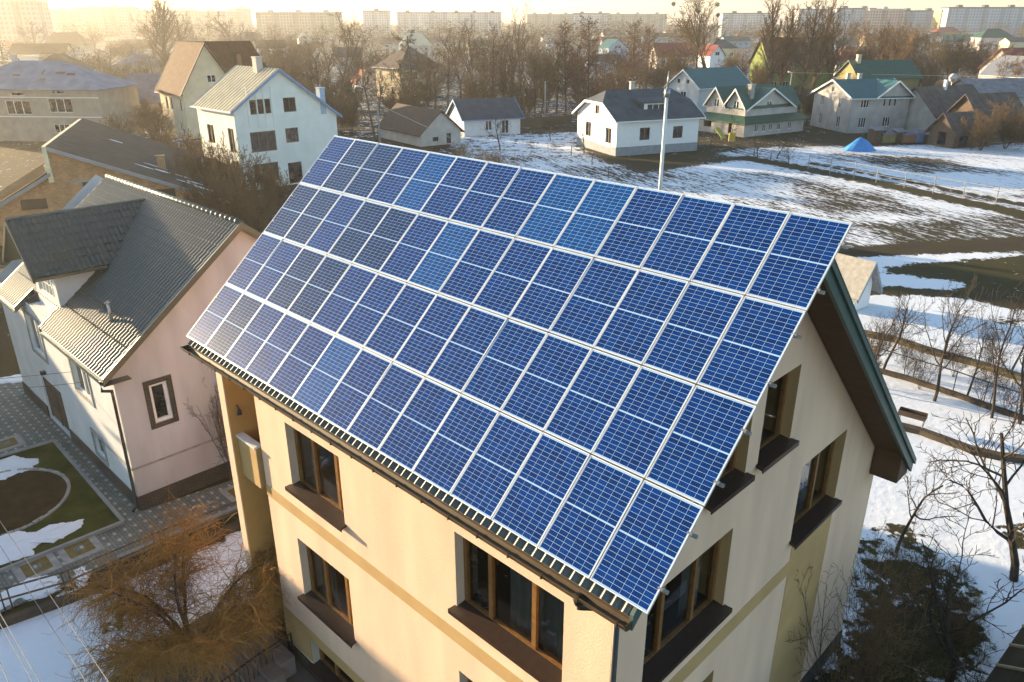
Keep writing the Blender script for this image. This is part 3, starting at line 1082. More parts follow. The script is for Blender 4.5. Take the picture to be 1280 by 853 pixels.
# pale mast on the rear slope
mp_ = np.array(HO) + EV * 9.95 + NV * 5.9
t = empty('mast', (mp_[0], mp_[1], roof_z(5.9)))
tag(t, 'pale slender mast with a finial rising behind the panel ridge', 'mast')
m_ = MB()
mh = HZ + 6.1 - roof_z(5.9)
m_.tube([(0, 0, -.1), (0, 0, mh)], [.042, .030], 12)
m_.build('pole', M_TRIM, t, True)
m_ = MB()
m_.tube([(0, 0, mh - .05), (0, 0, mh + .1)], [.06, .06], 10)
m_.tube([(0, 0, mh + .1), (0, 0, mh + .42)], [.022, .008], 8)
m_.build('finial', M_GALV, t, True)

# ------------------------------------------------------------------ neighbour: grey metal-tile house with the big dormer
NC = (-13.77, 23.94)
NB = empty('dormer_house', (NC[0], NC[1], 0), PSI)
tag(NB, 'pale house with a grey-green metal tile roof and a wide dormer', 'house')
NL, NW, NE_, NR_ = 14.2, 10.4, 5.65, 10.05
ns = (NR_ - NE_) / 5.6
nz0 = NE_ + .4 * ns


def nroof(n):
    return nz0 + ns * n if n <= 5.2 else NR_ - ns * (n - 5.2)


mb = MB()
fh = [(-4.85, -3.0, 3.4, 4.9), (-4.05, -2.95, .85, 1.8), (-10.25, -8.4, 3.5, 5.25), (-10.3, -7.5, .15, 2.28)]
mb.wall((-NL, 0), (0, 0), [(0, nz0 - .1), (NL, nz0 - .1)], 0, [(a + NL, b + NL, c, d) for a, b, c, d in fh], .16, 0, 0)
gh = [(1.10, 1.75, 3.25, 4.79)]
mb.wall((0, 0), (0, NW), [(0, nz0 - .1), (5.2, NR_ - .1), (NW, nz0 - .1)], 0, gh, .16, 1, 1)
mb.wall((0, NW), (-NL, NW), [(0, nz0 - .1), (NL, nz0 - .1)], 0, (), .1, 1)
mb.wall((-NL, NW), (-NL, 0), [(0, nz0 - .1), (NW - 5.2, NR_ - .1), (NW, nz0 - .1)], 0, (), .1, 0)
mb.build('wall', [M_PALE, M_PINK], NB)
for q in ((-NL, -10.4, -.05, -.002, -.1, .6), (-7.4, .05, -.05, -.002, -.1, .6), (.002, .05, -.002, NW, -.1, .62)):
    pb = MB()
    pb.box(*q)
    pb.build('plinth', M_DARKBR, NB)
pb = MB()
pb.box(-2.8, .03, -.03, -.002, 1.74, 1.82)
pb.box(.002, .03, -.03, 5.5, 1.74, 1.82)
pb.build('string_course', M_STONE, NB)
window(NB, (-NL, 0), (1, 0), (0, 1), NL - 4.85, NL - 3.0, 3.4, 4.9, .14, M_WHITE, M_GLASSD, 2, 1, .09)
window(NB, (-NL, 0), (1, 0), (0, 1), NL - 4.05, NL - 2.95, .85, 1.8, .14, M_WHITE, M_GLASSD, 1, 1, .07)
window(NB, (-NL, 0), (1, 0), (0, 1), NL - 10.25, NL - 8.4, 3.5, 5.25, .14, M_WHITE, M_GLASSD, 2, 1, .09)
w = window(NB, (0, 0), (0, 1), (-1, 0), 1.10, 1.75, 3.25, 4.79, .14, M_WHITE, M_GLASSD, 1, 1, .12)
sb = MB()
for a, b, c, d in ((.92, 1.10, 3.07, 4.97), (1.75, 1.93, 3.07, 4.97)):
    sb.box(.002, .035, a, b, c, d)
for c, d in ((3.07, 3.25), (4.79, 4.97)):
    sb.box(.002, .035, 1.10, 1.75, c, d)
sb.build('brick_surround', M_DARKBR, w)
for a, b, c, d in fh[:3]:
    sb = MB()
    for q in ((a - .14, a, c - .14, d + .14), (b, b + .14, c - .14, d + .14), (a, b, c - .14, c), (a, b, d, d + .14)):
        sb.box(q[0], q[1], -.035, -.002, q[2], q[3])
    sb.build('window_surround', M_STONE, NB)
# garage door
gd = MB()
gd.box(-10.3, -7.5, .10, .14, .02, 2.28)
for x in (-10.29, -8.98, -8.88, -7.6):
    gd.box(x, x + .08, .07, .099, .03, 2.27)
for z in (.03, .8, 1.55, 2.2):
    gd.box(-10.2, -8.99, .075, .098, z, z + .07)
    gd.box(-8.79, -7.61, .075, .098, z, z + .07)
g_ = gd.build('garage_door', M_TIMBER, NB)
# roof sheets
nsl = math.hypot(1, ns)
ndn = (0, -1 / nsl, -ns / nsl)
nrun = 5.6 * nsl
n0, n1 = -12.6, .42


def nstop(u):
    e = n0 + u
    return nrun - (.82 * nsl if -9.7 < e < -6.39 else 0)


nroof_o = corrugated('roof', NB, M_ROOFTILE, (n0, 5.2, NR_), (1, 0, 0), ndn, n1 - n0, nrun, period=.23, amp=.034, step=.38, lip=.03, stop=nstop)
corrugated('rear_roof_slope', nroof_o, M_ROOFTILE, (n0, 5.2, NR_), (1, 0, 0), (0, 1 / nsl, -ns / nsl), n1 - n0, nrun, period=.19, amp=.03, step=.38, lip=.025, sub=6)
rb = MB()
rb.tube([(n0, 5.2, NR_ + .02), (n1 + .04, 5.2, NR_ + .02)], .11, 10)
for i in range(34):
    x = n0 + .2 + i * .38
    rb.tube([(x, 5.2, NR_ + .02), (x + .05, 5.2, NR_ + .02)], .128, 10)
rb.build('ridge_cap', M_ROOFTILE, nroof_o, True)
rb = MB()
for x0 in (n0 - .03, n1 - .02):
    rb.slab([(x0, -.43, nroof(-.4) + .05), (x0 + .07, -.43, nroof(-.4) + .05), (x0 + .07, 5.2, NR_ + .05), (x0, 5.2, NR_ + .05)], .26)
    rb.slab([(x0 + .07, 10.83, nroof(10.8) + .05), (x0, 10.83, nroof(10.8) + .05), (x0, 5.2, NR_ + .05), (x0 + .07, 5.2, NR_ + .05)], .26)
for x0 in (-9.72, -6.42):
    rb.slab([(x0, -.43, nroof(-.4) + .05), (x0 + .06, -.43, nroof(-.4) + .05), (x0 + .06, .42, nroof(.42) + .05), (x0, .42, nroof(.42) + .05)], .26)
# sloping soffit under the gable verge
rb.slab([(.003, -.42, nroof(-.4) - .22), (n1 - .03, -.42, nroof(-.4) - .22), (n1 - .03, 5.2, NR_ - .22), (.003, 5.2, NR_ - .22)], .03)
rb.slab([(.003, -.42, nroof(-.4) - .245), (n1 - .03, -.42, nroof(-.4) - .245), (n1 - .03, .5, nroof(-.4) - .245), (.003, .5, nroof(-.4) - .245)], .03)
rb.slab([(.003, 5.2, NR_ - .22), (n1 - .03, 5.2, NR_ - .22), (n1 - .03, 10.8, nroof(10.8) - .22), (.003, 10.8, nroof(10.8) - .22)], .03)
rb.build('verge_trim', M_ROOFTILE, nroof_o)
# plain underlay keeps the eaves closed
rb = MB()
for a, b in ((-12.5, -9.7), (-6.38, .38)):
    rb.slab([(a, -.38, nroof(-.38) - .08), (b, -.38, nroof(-.38) - .08), (b, .05, nroof(.05) - .08), (a, .05, nroof(.05) - .08)], .05)
rb.build('eave_soffit', M_TRIM, nroof_o)
for a, b in ((n0, -9.7), (-6.4, n1 + .05)):
    gb = MB()
    for (ya, za), (yb, zb_) in zip(prof, prof[1:]):
        gb.slab([(a, -.47 + ya * .8, NE_ - .08 + za * .8), (b, -.47 + ya * .8, NE_ - .08 + za * .8), (b, -.47 + yb * .8, NE_ - .08 + zb_ * .8), (a, -.47 + yb * .8, NE_ - .08 + zb_ * .8)], .006)
    gb.build('gutter', M_BARGE, nroof_o)
db = MB()
db.tube([(.25, -.47, NE_ - .1), (.25, -.47, NE_ - .45), (.10, -.12, NE_ - .62), (-.06, -.09, NE_ - .72), (-.06, -.09, .25), (-.06, -.28, .08)], .055, 10)
db.build('downpipe', M_DARKM, NB, True)
# rows of snow guards near the eave
for yy in (.55, 1.15):
    for xa, xb in ((-6.0, .2), (-12.3, -9.8)):
        sg = MB()
        sg.box(xa, xb, yy + .02, yy + .04, nroof(yy) + .04, nroof(yy) + .07)
        for x in np.arange(xa, xb, .19):
            sg.box(x, x + .10, yy, yy + .06, nroof(yy) + .02, nroof(yy) + .10)
        sg.build('snow_guard', M_ROOFTILE, nroof_o)
# dormer
DX, DZ, DEZ = -7.45, 9.78, 7.88
dsl = math.atan2(DZ - DEZ, 1.95)
dm = empty('dormer', (0, 0, 0))
dm.parent = NB
mb = MB()
dw0, dw1 = -9.05, -6.1
dtop = [(0, DZ - (DX - dw0) * math.tan(dsl) - .08), (DX - dw0, DZ - .08), (dw1 - dw0, DZ - (dw1 - DX) * math.tan(dsl) - .08)]
mb.wall((dw0, .42), (dw1, .42), dtop, 5.6, [(.45, 2.5, 6.55, 8.0)], .12, 0, 0)
mb.wall((dw1, .42), (dw1, 3.2), [(0, DZ - (dw1 - DX) * math.tan(dsl) - .08), (2.78, DZ - (dw1 - DX) * math.tan(dsl) - .08)], 5.9, (), .1, 0)
mb.wall((dw0, 3.2), (dw0, .42), [(0, DZ - (DX - dw0) * math.tan(dsl) - .08), (2.78, DZ - (DX - dw0) * math.tan(dsl) - .08)], 5.9, (), .1, 0)
mb.wall((dw0, 0.0), (dw0, .42), [(0, 5.9), (.42, 5.9)], 5.3, (), .1, 0)
mb.poly([(dw0, .0, 5.86), (dw1, 0, 5.86), (dw1, .42, 5.9), (dw0, .42, 5.9)], 0)
mb.build('dormer_wall', M_PALE, dm)
window(dm, (dw0, .42), (1, 0), (0, 1), .45, 2.5, 6.55, 8.0, .10, M_WHITE, M_GLASSD, 5, 3, .06, name='lattice_window')
dln = 1.95 / math.cos(dsl)
corrugated('dormer_roof', dm, M_ROOFTILE, (DX, -.4, DZ), (0, 1, 0), (math.cos(dsl), 0, -math.sin(dsl)), 5.6, dln, period=.19, amp=.028, step=.36, lip=.028)
corrugated('dormer_roof', dm, M_ROOFTILE, (DX, -.4, DZ), (0, 1, 0), (-math.cos(dsl), 0, -math.sin(dsl)), 5.6, dln, period=.19, amp=.028, step=.36, lip=.028)
rb = MB()
for sgn in (1, -1):
    e = (DX + sgn * 1.98, DEZ - .02)
    rb.slab([(DX, -.44, DZ + .05), (DX, -.36, DZ + .05), (e[0], -.36, e[1] + .05), (e[0], -.44, e[1] + .05)], .22)
    rb.box(min(e[0], e[0] + sgn * .1), max(e[0], e[0] + sgn * .1), -.4, 2.2, e[1] - .1, e[1] + .02)
    rb.slab([(DX, -.35, DZ - .2), (DX, .41, DZ - .2), (e[0] - sgn * .1, .41, e[1] - .1), (e[0] - sgn * .1, -.35, e[1] - .1)], .02)
rb.tube([(DX, -.42, DZ + .01), (DX, 5.0, DZ + .01)], .07, 8)
rb.build('dormer_trim', M_ROOFTILE, dm)
sg = MB()
for i in range(7):
    for s_ in (.45, .75):
        dx = (1.95 * (1 - s_ * .45))
        sg.box(DX + dx, DX + dx + .05, .3 + i * .5 + s_ * .3, .5 + i * .5 + s_ * .3, DZ - dx * math.tan(dsl) + .03, DZ - dx * math.tan(dsl) + .09)
sg.build('snow_guard', M_ROOFTILE, dm)
vp = MB()
vp.tube([(-2.0, .95, nroof(.95) - .05), (-2.0, .95, nroof(.95) + .75)], .06, 10)
vp.tube([(-2.0, .95, nroof(.95) + .76), (-2.0, .95, nroof(.95) + .84)], [.13, .03], 12)
vp.build('vent_pipe', M_GALV, nroof_o, True)
lb = MB()
lb.box(-9.3, -9.1, -.2, -.002, 2.62, 2.77)
lb.build('floodlight', M_DARKM, NB)
# ------------------------------------------------------------------ brick house behind it
BH = empty('brick_house', (*at(285, 262), 0), PSI)
BP = at(285, 285)
BH.location = (BP[0], BP[1], 0)
BH.rotation_euler = (0, 0, R(20))
tag(BH, 'raw brick house with a dark felt roof streaked with snow', 'house')
BL = 20.0                     # depth of the building
mb = MB()
mb.wall((-12.6, 0), (0, 0), [(0, 7.55), (12.6, 2.5)], 0, [(1.9, 4.6, 3.5, 4.72), (7.2, 8.8, 2.6, 3.75)], .25, 0, 0)
mb.wall((-20.5, .02), (-12.6, .02), [(0, 1.2), (7.9, 5.55)], 0, [(5.1, 7.0, 2.75, 3.6)], .25, 0, 0)
mb.wall((0, 0), (0, BL), [(0, 2.5), (BL, 2.5)], 0, (), .2, 0, 0)
mb.wall((0, BL), (-20.5, BL), [(0, 2.5), (12.6, 7.5), (12.61, 5.5), (20.5, 1.2)], 0, (), .2, 0, 0)
mb.wall((-20.5, BL), (-20.5, 0), [(0, 1.2), (BL, 1.2)], 0)
mb.build('wall', [M_BRICK], BH)
mb = MB()
mb.box(-12.95, -12.62, -.35, BL, 4.9, 7.72)
mb.box(-13.1, -12.96, -.2, 1.6, 5.75, 6.25)
mb.box(-13.15, -12.96, 2.2, 3.0, 5.75, 6.5)
mb.build('parapet', M_INSUL, BH)
rb = MB()
rb.slab([(-12.6, -.45, 7.78), (.75, -.45, 2.45), (.75, BL, 2.45), (-12.6, BL, 7.78)], .14)
rf = rb.build('roof', M_DARKROOF, BH)
rb = MB()
rb.slab([(-12.6, -.50, 7.74), (.75, -.50, 2.41), (.75, -.452, 2.41), (-12.6, -.452, 7.74)], .34)
rb.slab([(-21.0, -.50, 1.10), (-12.7, -.50, 5.72), (-12.7, -.452, 5.72), (-21.0, -.452, 1.10)], .30)
rb.build('barge_board', M_BASE, rf)
rb = MB()
rb.slab([(-21.0, -.45, 1.15), (-12.96, -.45, 5.72), (-12.96, BL, 5.72), (-21.0, BL, 1.15)], .12)
for i in range(26):
    y = -.4 + i * .8
    rb.beam((-21.0, y, 1.19), (-12.98, y, 5.76), .12, .03)
rb.build('sheet_roof', M_SHEETB, BH)
for x, y, l, w_ in ((-6.2, 3.2, 1.6, .16), (-5.4, 5.0, 1.9, .14), (-4.8, 3.6, 1.2, .30), (-2.9, 1.7, 1.6, .14), (-2.2, 2.6, 1.5, .22), (-1.5, 1.2, 1.7, .26), (-3.2, 3.9, 1.3, .12), (-9, 12, 1.2, .2)):
    sb = MB()
    k = (7.78 - 2.45) / 13.35
    zt = lambda xx: 2.45 + (.75 - xx) * k
    pts = []
    rr = random.Random(int(x * 77))
    for i in range(14):
        t_ = 2 * math.pi * i / 14
        q = rr.uniform(.75, 1.1)
        xx, yy = x + math.cos(t_) * l / 2 * q, y + math.sin(t_) * w_ * q
        pts.append((xx, yy, zt(xx) + .03))
    sb.slab(pts, .025)
    sb.build('snow_patch', M_SNOW, rf)
cb = MB()
cb.box(-5.2, -4.55, 4.6, 5.2, 4.2, 5.75)
cb.box(-5.26, -4.49, 4.54, 5.26, 5.752, 5.86)
cb.build('chimney', M_BRICK, rf)
lb = MB()
lb.box(-11.5, -7.6, -.04, -.002, 4.72, 4.9)
lb.build('lintel', M_CONC, BH)
for a, b, c, d in ((-10.7, -8.0, 3.5, 4.72), (-5.4, -3.8, 2.6, 3.75), (-15.4, -13.5, 2.75, 3.6)):
    gb = MB()
    gb.box(a, b, .26, .30, c, d)  # dark sheet standing in for the unlit interior behind each raw opening
    gb.build('opening_shade_sheet', M_DARKM, BH)


def D(a):
    return np.array([math.cos(R(a)), math.sin(R(a))])


def org(p, ang, back):
    q = np.array(p) - D(ang) * back
    return (float(q[0]), float(q[1]))


# ------------------------------------------------------------------ houses of the middle distance
A_ = house('metal_roof_house', 'pale three-storey house with bright seamed metal roof and blue barge boards', org((-28.78, 82.29), -45.5, 8.9), -45.5, 8.9, 12.2, 8.6, 12.3, M_MINT, M_METROOF, .45,
           wins=[('right', 1.88, 7.83, .74, 1.47, 1), ('right', 2.74, 7.83, .70, 1.5, 1), ('right', 3.56, 7.83, .70, 1.5, 1), ('right', 5.75, 7.8, 1.5, 1.5), ('right', 1.5, 3.94, 2.95, 2.1, 3), ('right', 5.64, 4.56, 1.55, 1.55), ('right', 5.5, .1, 1.7, 2.3, 1), ('right', 1.45, .7, 2.9, 2.0, 2),
                 ('front', 2.0, 4.5, 1.6, 2.0), ('front', 7.0, 4.0, 1.3, 2.5), ('front', 7.0, .7, 1.3, 2.4)], chim=[(5.6, 5.0, 13.3, .45), (8.6, 10.6, 10.0, .4, M_BLUEW)], trim=M_BLUETRIM, peak=.45, he2=7.3, seams=14, wf=M_BROWNM)
sb = MB()
for x in (1.6, 2.67, 3.5, 4.4):
    sb.box(8.902, 8.96, x - .05, x + .05, 6.4, 10.6)
sb.build('wall_rib', M_MINT, A_)
B_ = house('brown_roof_house', 'tall pale-yellow house with steep brown shingle roof behind the metal-roofed one', org((-50.2, 122.5), -45.5, 9), -45.5, 9, 8.6, 7.4, 14.0, M_YELLOW, M_BROWNROOF, .5,
           wins=[('front', 1.9, 4.1, .9, 1.9, 1), ('front', 3.6, 4.1, .9, 1.9, 1), ('front', 7.1, 4.0, .9, 1.9, 1), ('front', 2.2, 1.0, 1.2, 1.5), ('front', 6.0, 1.0, 1.2, 1.5), ('right', 4.2, 8.2, 1.4, 1.1)], trim=M_BROWNM)
wg = MB()
wg.wall((4.8, 8.6), (4.8, 17.5), [(0, 7.3), (8.9, 7.3)], 0)
wg.wall((4.8, 17.5), (-3.2, 17.5), [(0, 7.3), (4, 9.6), (8, 7.3)], 0)
wg.wall((-3.2, 17.5), (-3.2, 8.6), [(0, 7.3), (8.9, 7.3)], 0)
wg.build('wing_wall', M_YELLOW, B_)
wg = MB()
wg.slab([(5.3, 4.3, 7.0), (5.3, 18.0, 7.0), (.8, 16.2, 13.98), (.8, 4.3, 13.98)], .16)
wg.slab([(-3.7, 18.0, 7.0), (-3.7, 4.3, 7.0), (.8, 4.3, 13.98), (.8, 16.2, 13.98)], .16)
wg.slab([(5.3, 18.0, 7.0), (-3.7, 18.0, 7.0), (.8, 16.2, 13.98)], .16)
wr = wg.build('wing_roof', M_BROWNROOF, B_)
cb = MB()
cb.box(3.2, 3.9, 12.0, 12.7, 9.5, 12.0)
cb.build('chimney', M_PINKBR, wr)
C_ = house('blue_roof_house', 'beige two-storey house with hipped blue-grey sheet roof missing some sheets', org((-61.49, 119.3), -4.7, 24), -4.7, 24, 11, 7.95, 11.4, M_BEIGE, M_BLUEROOF, .5, 'hip',
           wins=[('front', 24 - 8.0, 1.3, 3.3, 1.3, 4), ('front', 24 - 8.1, 4.3, 3.7, 2.0, 3), ('front', 24 - 14.9, 3.95, 3.9, 2.0, 3), ('front', 24 - 13.7, 6.65, 2.2, .55, 1), ('front', 24 - 7.3, 6.95, 2.2, .55, 1), ('front', 2, 4, 3.5, 2, 3)], wf=M_WHITE, hipin=8.5, chim=[(7.5, 6.5, 12.2)])
sb = MB()
for z in (3.6, 6.4):
    sb.box(0, 24.02, -.05, -.002, z, z + .12)
sb.build('string_course', M_TRIM, C_)
sb = MB()
for x, z, w_, h_ in ((14.2, .25, 1.1, .5), (9.6, .55, 1.2, .4), (16.2, .7, 1.5, .5), (18.1, .62, 1.3, .5), (14.0, .7, .3, .9)):
    k = (11.4 - 7.95) / 5.5
    y = .4 + z / k * 2
    sb.slab([(x, y, 7.95 + y * k + .03), (x + w_, y, 7.95 + y * k + .03), (x + w_, y + h_, 7.95 + (y + h_) * k + .03), (x, y + h_, 7.95 + (y + h_) * k + .03)], .02)
sb.build('roof_hole', M_TIMBER, C_)
house('grey_sheet_house', 'low house with patched grey sheet roof between the beige and brown-roofed houses', org(at(168, 160), 15, 0), 15, 13, 8, 4.6, 8.6, M_BEIGE, M_ASBEST, .5, wins=[('front', 1.5, 1.4, 1.2, 1.4), ('front', 5, 1.4, 1.2, 1.4), ('front', 9, 1.4, 1.2, 1.4)], chim=[(6, 5, 9.4)])
F_ = house('timber_shed', 'dark weathered shed with sagging plank roof in front of the grey-roofed white house', org((-13.29, 114.55), -53.4, 12.6), -53.4, 12.6, 6.9, 2.1, 5.0, M_GREYW, M_TIMBER, .5, wins=[('right', 2.0, .6, 1.0, .6), ('right', 4.4, .1, .8, 1.5, 1)], wf=M_DARKM)
house('white_outhouse', 'small white house with dark grey roof beside the timber shed', (-7.6, 125.5), 21.2, 9.6, 8, 2.9, 5.4, M_PALE, M_SLATE, .5, wins=[('front', 3.6, .8, 1.1, 1.5), ('front', 6.4, .2, 1.2, 2.1)], trim=M_BLUETRIM)
H_ = house('white_bungalow', 'white bungalow with slate-grey half-hipped roof, dormer and grey plinth', (14.09, 106.15), 23, 13.2, 11.4, 4.95, 8.1, M_WHITE, M_SLATE, .6, 'halfhip',
           wins=[('front', 3.63, 1.9, 1.6, 1.66), ('front', 9.0, 1.9, 1.6, 1.62), ('left', 2.6, 1.7, 1.6, 2.0), ('left', 5.2, 5.0, 1.1, 1.2, 2), ('left', 8.3, .9, 1.7, 2.6, 2)], trim=M_WHITE, plinth=1.15, wf=M_WOOD, chim=[(6.0, 6.6, 9.0, .3)])
db = MB()
db.wall((5.0, 1.5), (8.8, 1.5), [(0, 6.6), (3.8, 6.6)], 5.2, [(.5, 3.3, 5.4, 6.45)], .1)
db.slab([(4.6, 1.2, 6.72), (9.2, 1.2, 6.72), (9.2, 5.8, 7.4), (4.6, 5.8, 7.4)], .14, 1)
db.poly([(5.0, 1.5, 5.2), (5.0, 1.5, 6.6), (4.0, 4.5, 7.2), (5.0, 3.2, 6.0)], 1)
db.poly([(8.8, 1.5, 6.6), (8.8, 1.5, 5.2), (8.8, 3.2, 6.0), (9.6, 4.5, 7.2)], 1)
dmr = db.build('dormer', [M_TRIM, M_SLATE], H_)
window(dmr, (5.0, 1.5), (1, 0), (0, 1), .5, 3.3, 5.4, 6.45, .08, M_WHITE, M_GLASSD, 3)
pbx = MB()
pbx.box(-.06, -.01, 1.5, 5.0, 1.0, 1.5)
pbx.box(-.08, .3, 2.9, 3.6, 1.0, 3.3)
pbx.build('porch_wall', M_WHITE, H_)
house('teal_roof_house', 'white house with plain teal metal roof behind the twin-gabled house', (33.98, 146.47), 39, 15.3, 7.2, 6.1, 8.9, M_PALE, M_TEAL, .5, wins=[('left', 2.0, 6.4, .7, .8, 1), ('left', 4.2, 6.4, .7, .8, 1), ('left', 3.0, 4.0, 1.3, 1.0)], trim=M_WHITE)
# twin-gabled house with a skirt roof
J_ = empty('twin_gable_house', (36.63, 124.68, 0), R(32.7))
tag(J_, 'house with dark green roofs, twin front gables and a wrap-around skirt roof', 'house')
JL, JW = 14.4, 10.2
mb = MB()
mb.wall((0, 0), (JL, 0), [(0, 2.4), (JL, 2.4)], 0, [(2.5, 3.35, .65, 1.8), (4.3, 5.15, .55, 1.75), (5.9, 6.75, .65, 1.75), (7.9, 8.75, .6, 1.7), (10.5, 11.4, .6, 1.7)], .14)
mb.wall((JL, 0), (JL, JW), [(0, 2.4), (JW, 2.4)], 0)
mb.wall((JL, JW), (0, JW), [(0, 2.4), (JL, 2.4)], 0)
mb.wall((0, JW), (0, 0), [(0, 2.4), (JW, 2.4)], 0, [(6.9, 7.6, .3, 2.1), (1.5, 3.2, .9, 1.9)], .14)
mb.wall((.9, .9), (JL - 1.0, .9), [(0, 4.4), (.4, 4.4), (5.6, 7.0), (10.8, 4.4), (JL - 1.9, 4.4)], 2.5, [(4.9, 6.1, 3.9, 5.2)], .14)
mb.wall((JL - 1.0, .9), (JL - 1.0, JW - .9), [(0, 4.4), (JW - 1.8, 4.4)], 2.5)
mb.wall((.9, JW - .9), (.9, .9), [(0, 4.4), (2.1, 7.0), (4.2, 4.4), (6.3, 7.0), (8.4, 4.4)], 2.5, [(1.5, 2.7, 4.0, 5.3), (5.7, 6.9, 4.0, 5.3)], .14)
mb.build('wall', [M_GREYW, M_GREYW], J_)
for a in ((2.5, .65, .85, 1.15), (4.3, .55, .85, 1.2), (5.9, .65, .85, 1.1), (7.9, .6, .85, 1.1), (10.5, .6, .9, 1.1)):
    window(J_, (0, 0), (1, 0), (0, 1), a[0], a[0] + a[2], a[1], a[1] + a[3], .14, M_WHITE, M_GLASSD, 2, 1, .09)
window(J_, (.9, .9), (1, 0), (0, 1), 4.9, 6.1, 3.9, 5.2, .14, M_WHITE, M_GLASSD, 2, 1, .12)
for u in (1.5, 5.7):
    window(J_, (.9, JW - .9), (0, -1), (1, 0), u, u + 1.2, 4.0, 5.3, .14, M_WHITE, M_GLASSD, 2, 1, .12)
rb = MB()
o_ = .7
for pts in ([(-o_, -o_, 2.1), (JL + o_, -o_, 2.1), (JL - .9, 1.0, 3.1), (.85, 1.0, 3.1)], [(JL + o_, -o_, 2.1), (JL + o_, JW + o_, 2.1), (JL - .9, JW - 1, 3.1), (JL - .9, 1.0, 3.1)],
            [(JL + o_, JW + o_, 2.1), (-o_, JW + o_, 2.1), (.85, JW - 1, 3.1), (JL - .9, JW - 1, 3.1)], [(-o_, JW + o_, 2.1), (-o_, -o_, 2.1), (.85, 1.0, 3.1), (.85, JW - 1, 3.1)]):
    rb.slab(pts, .12)
# two long ridges from the twin gables, one cross gable to the front
for yc in (JW - .9 - 2.1, JW - .9 - 6.3):
    rb.slab([(.4, yc - 2.35, 4.25), (JL - .4, yc - 2.35, 4.25), (JL - .4, yc, 7.15), (.4, yc, 7.15)], .14)
    rb.slab([(JL - .4, yc + 2.35, 4.25), (.4, yc + 2.35, 4.25), (.4, yc, 7.15), (JL - .4, yc, 7.15)], .14)
xc = .9 + 5.6
rb.slab([(xc + 5.7, .4, 4.15), (xc + 5.7, 6, 4.15), (xc, 6, 7.16), (xc, .4, 7.16)], .14)
rb.slab([(xc - 5.7, 6, 4.15), (xc - 5.7, .4, 4.15), (xc, .4, 7.16), (xc, 6, 7.16)], .14)
jr = rb.build('roof', M_GREENR, J_)
tb = MB()
for yc in (JW - .9 - 2.1, JW - .9 - 6.3):
    for s_ in (-1, 1):
        tb.slab([(.34, yc + s_ * 2.4, 4.25), (.44, yc + s_ * 2.4, 4.25), (.44, yc, 7.2), (.34, yc, 7.2)], .30)
for s_ in (-1, 1):
    tb.slab([(xc + s_ * 5.8, .30, 4.12), (xc, .30, 7.2), (xc, .42, 7.2), (xc + s_ * 5.8, .42, 4.12)], .26)
tb.build('trim', M_WHITE, jr)
cb = MB()
cb.box(2.6, 3.4, 1.7, 2.4, 4.4, 7.6)
cb.box(2.5, 3.5, 1.6, 2.5, 7.602, 7.8)
cb.build('chimney', M_STONE, jr)
# big grey house with two gables
K_ = house('grey_gabled_house', 'large grey two-storey house with teal roof and white-edged gables by the field', (54.92, 129.21), 11, 10.4, 11.2, 5.75, 8.1, M_GREYW, M_TEAL, .5,
           wins=[('left', 11.2 - 9.0, 3.8, .75, 1.45), ('left', 11.2 - 3.7, 3.8, .75, 1.5), ('left', 11.2 - 8.9, .6, .85, 1.85), ('left', 11.2 - 3.7, .67, 1.0, 1.78), ('left', 11.2 - 6.2, 6.1, .75, .8),
                 ('front', 1.64, 4.0, 1.45, 1.25, 3), ('front', 5.7, 4.15, .45, 1.22, 1), ('front', 6.65, 4.15, .45, 1.25, 1), ('front', 7.6, 4.15, .45, 1.28, 1), ('front', 1.75, .86, 1.3, 1.6, 3), ('front', 6.15, .97, 1.35, 1.5, 3)], trim=M_WHITE, wf=M_WHITE, chim=[(2.5, 6.0, 8.9, .3), (5, 6.5, 8.8, .3)])
gb = MB()
gb.wall((4.4, -.02), (10.4, -.02), [(0, 5.62), (3.2, 8.0), (6.0, 5.9)], 5.6)
gb.build('gable_wall', M_GREYW, K_)
gb = MB()
gb.slab([(4.1, -.5, 5.6), (7.6, -.5, 8.12), (7.6, 5.6, 8.12), (4.1, 5.6, 5.6)], .14)
gb.slab([(7.6, -.5, 8.12), (11.0, -.5, 5.6), (11.0, 5.6, 5.6), (7.6, 5.6, 8.12)], .14)
gr = gb.build('gable_roof', M_TEAL, K_)
gb = MB()
for a, b in ((4.0, 7.6), (11.1, 7.6)):
    gb.slab([(a, -.60, 5.6), (b, -.60, 8.2), (b, -.49, 8.2), (a, -.49, 5.6)], .30)
gb.build('trim', M_WHITE, gr)
db = MB()
db.tube([(-.1, -.1, 5.5), (-.1, -.1, .2)], .08, 8)
db.build('downpipe', M_GALV, K_)
house('olive_chimney_house', 'olive house with dark green roof just behind the large grey house', at(1068, 138), 12, 14, 8, 6.6, 9.6, M_OLIVE, M_GREENR, .5, wins=[('left', 3, 4, 1.3, 1.4), ('front', 3, 4, 1.3, 1.4)], chim=[(1.5, 3.5, 10.6, .4, M_YELLOW)])
house('old_barn', 'long dark barn with mossy brown roof right of the grey house', at(1168, 170), 26, 13, 9.5, 2.9, 7.2, M_GREYW, M_BARN, .6, wins=[('front', 2, .8, 1.0, 1.2)], chim=[(6, 4.2, 8.0, .25, M_WHITE)], z0=-.0)
house('small_barn', 'small timber barn with open gable in front of the long dark barn', at(1190, 186), 18, 7.0, 4.6, 2.4, 4.8, M_TIMBER, M_BARN, .5, wins=[('front', 1.0, .2, 1.6, 1.9, 1), ('left', 1.6, .2, 1.6, 1.9, 1)], wf=M_TIMBER)
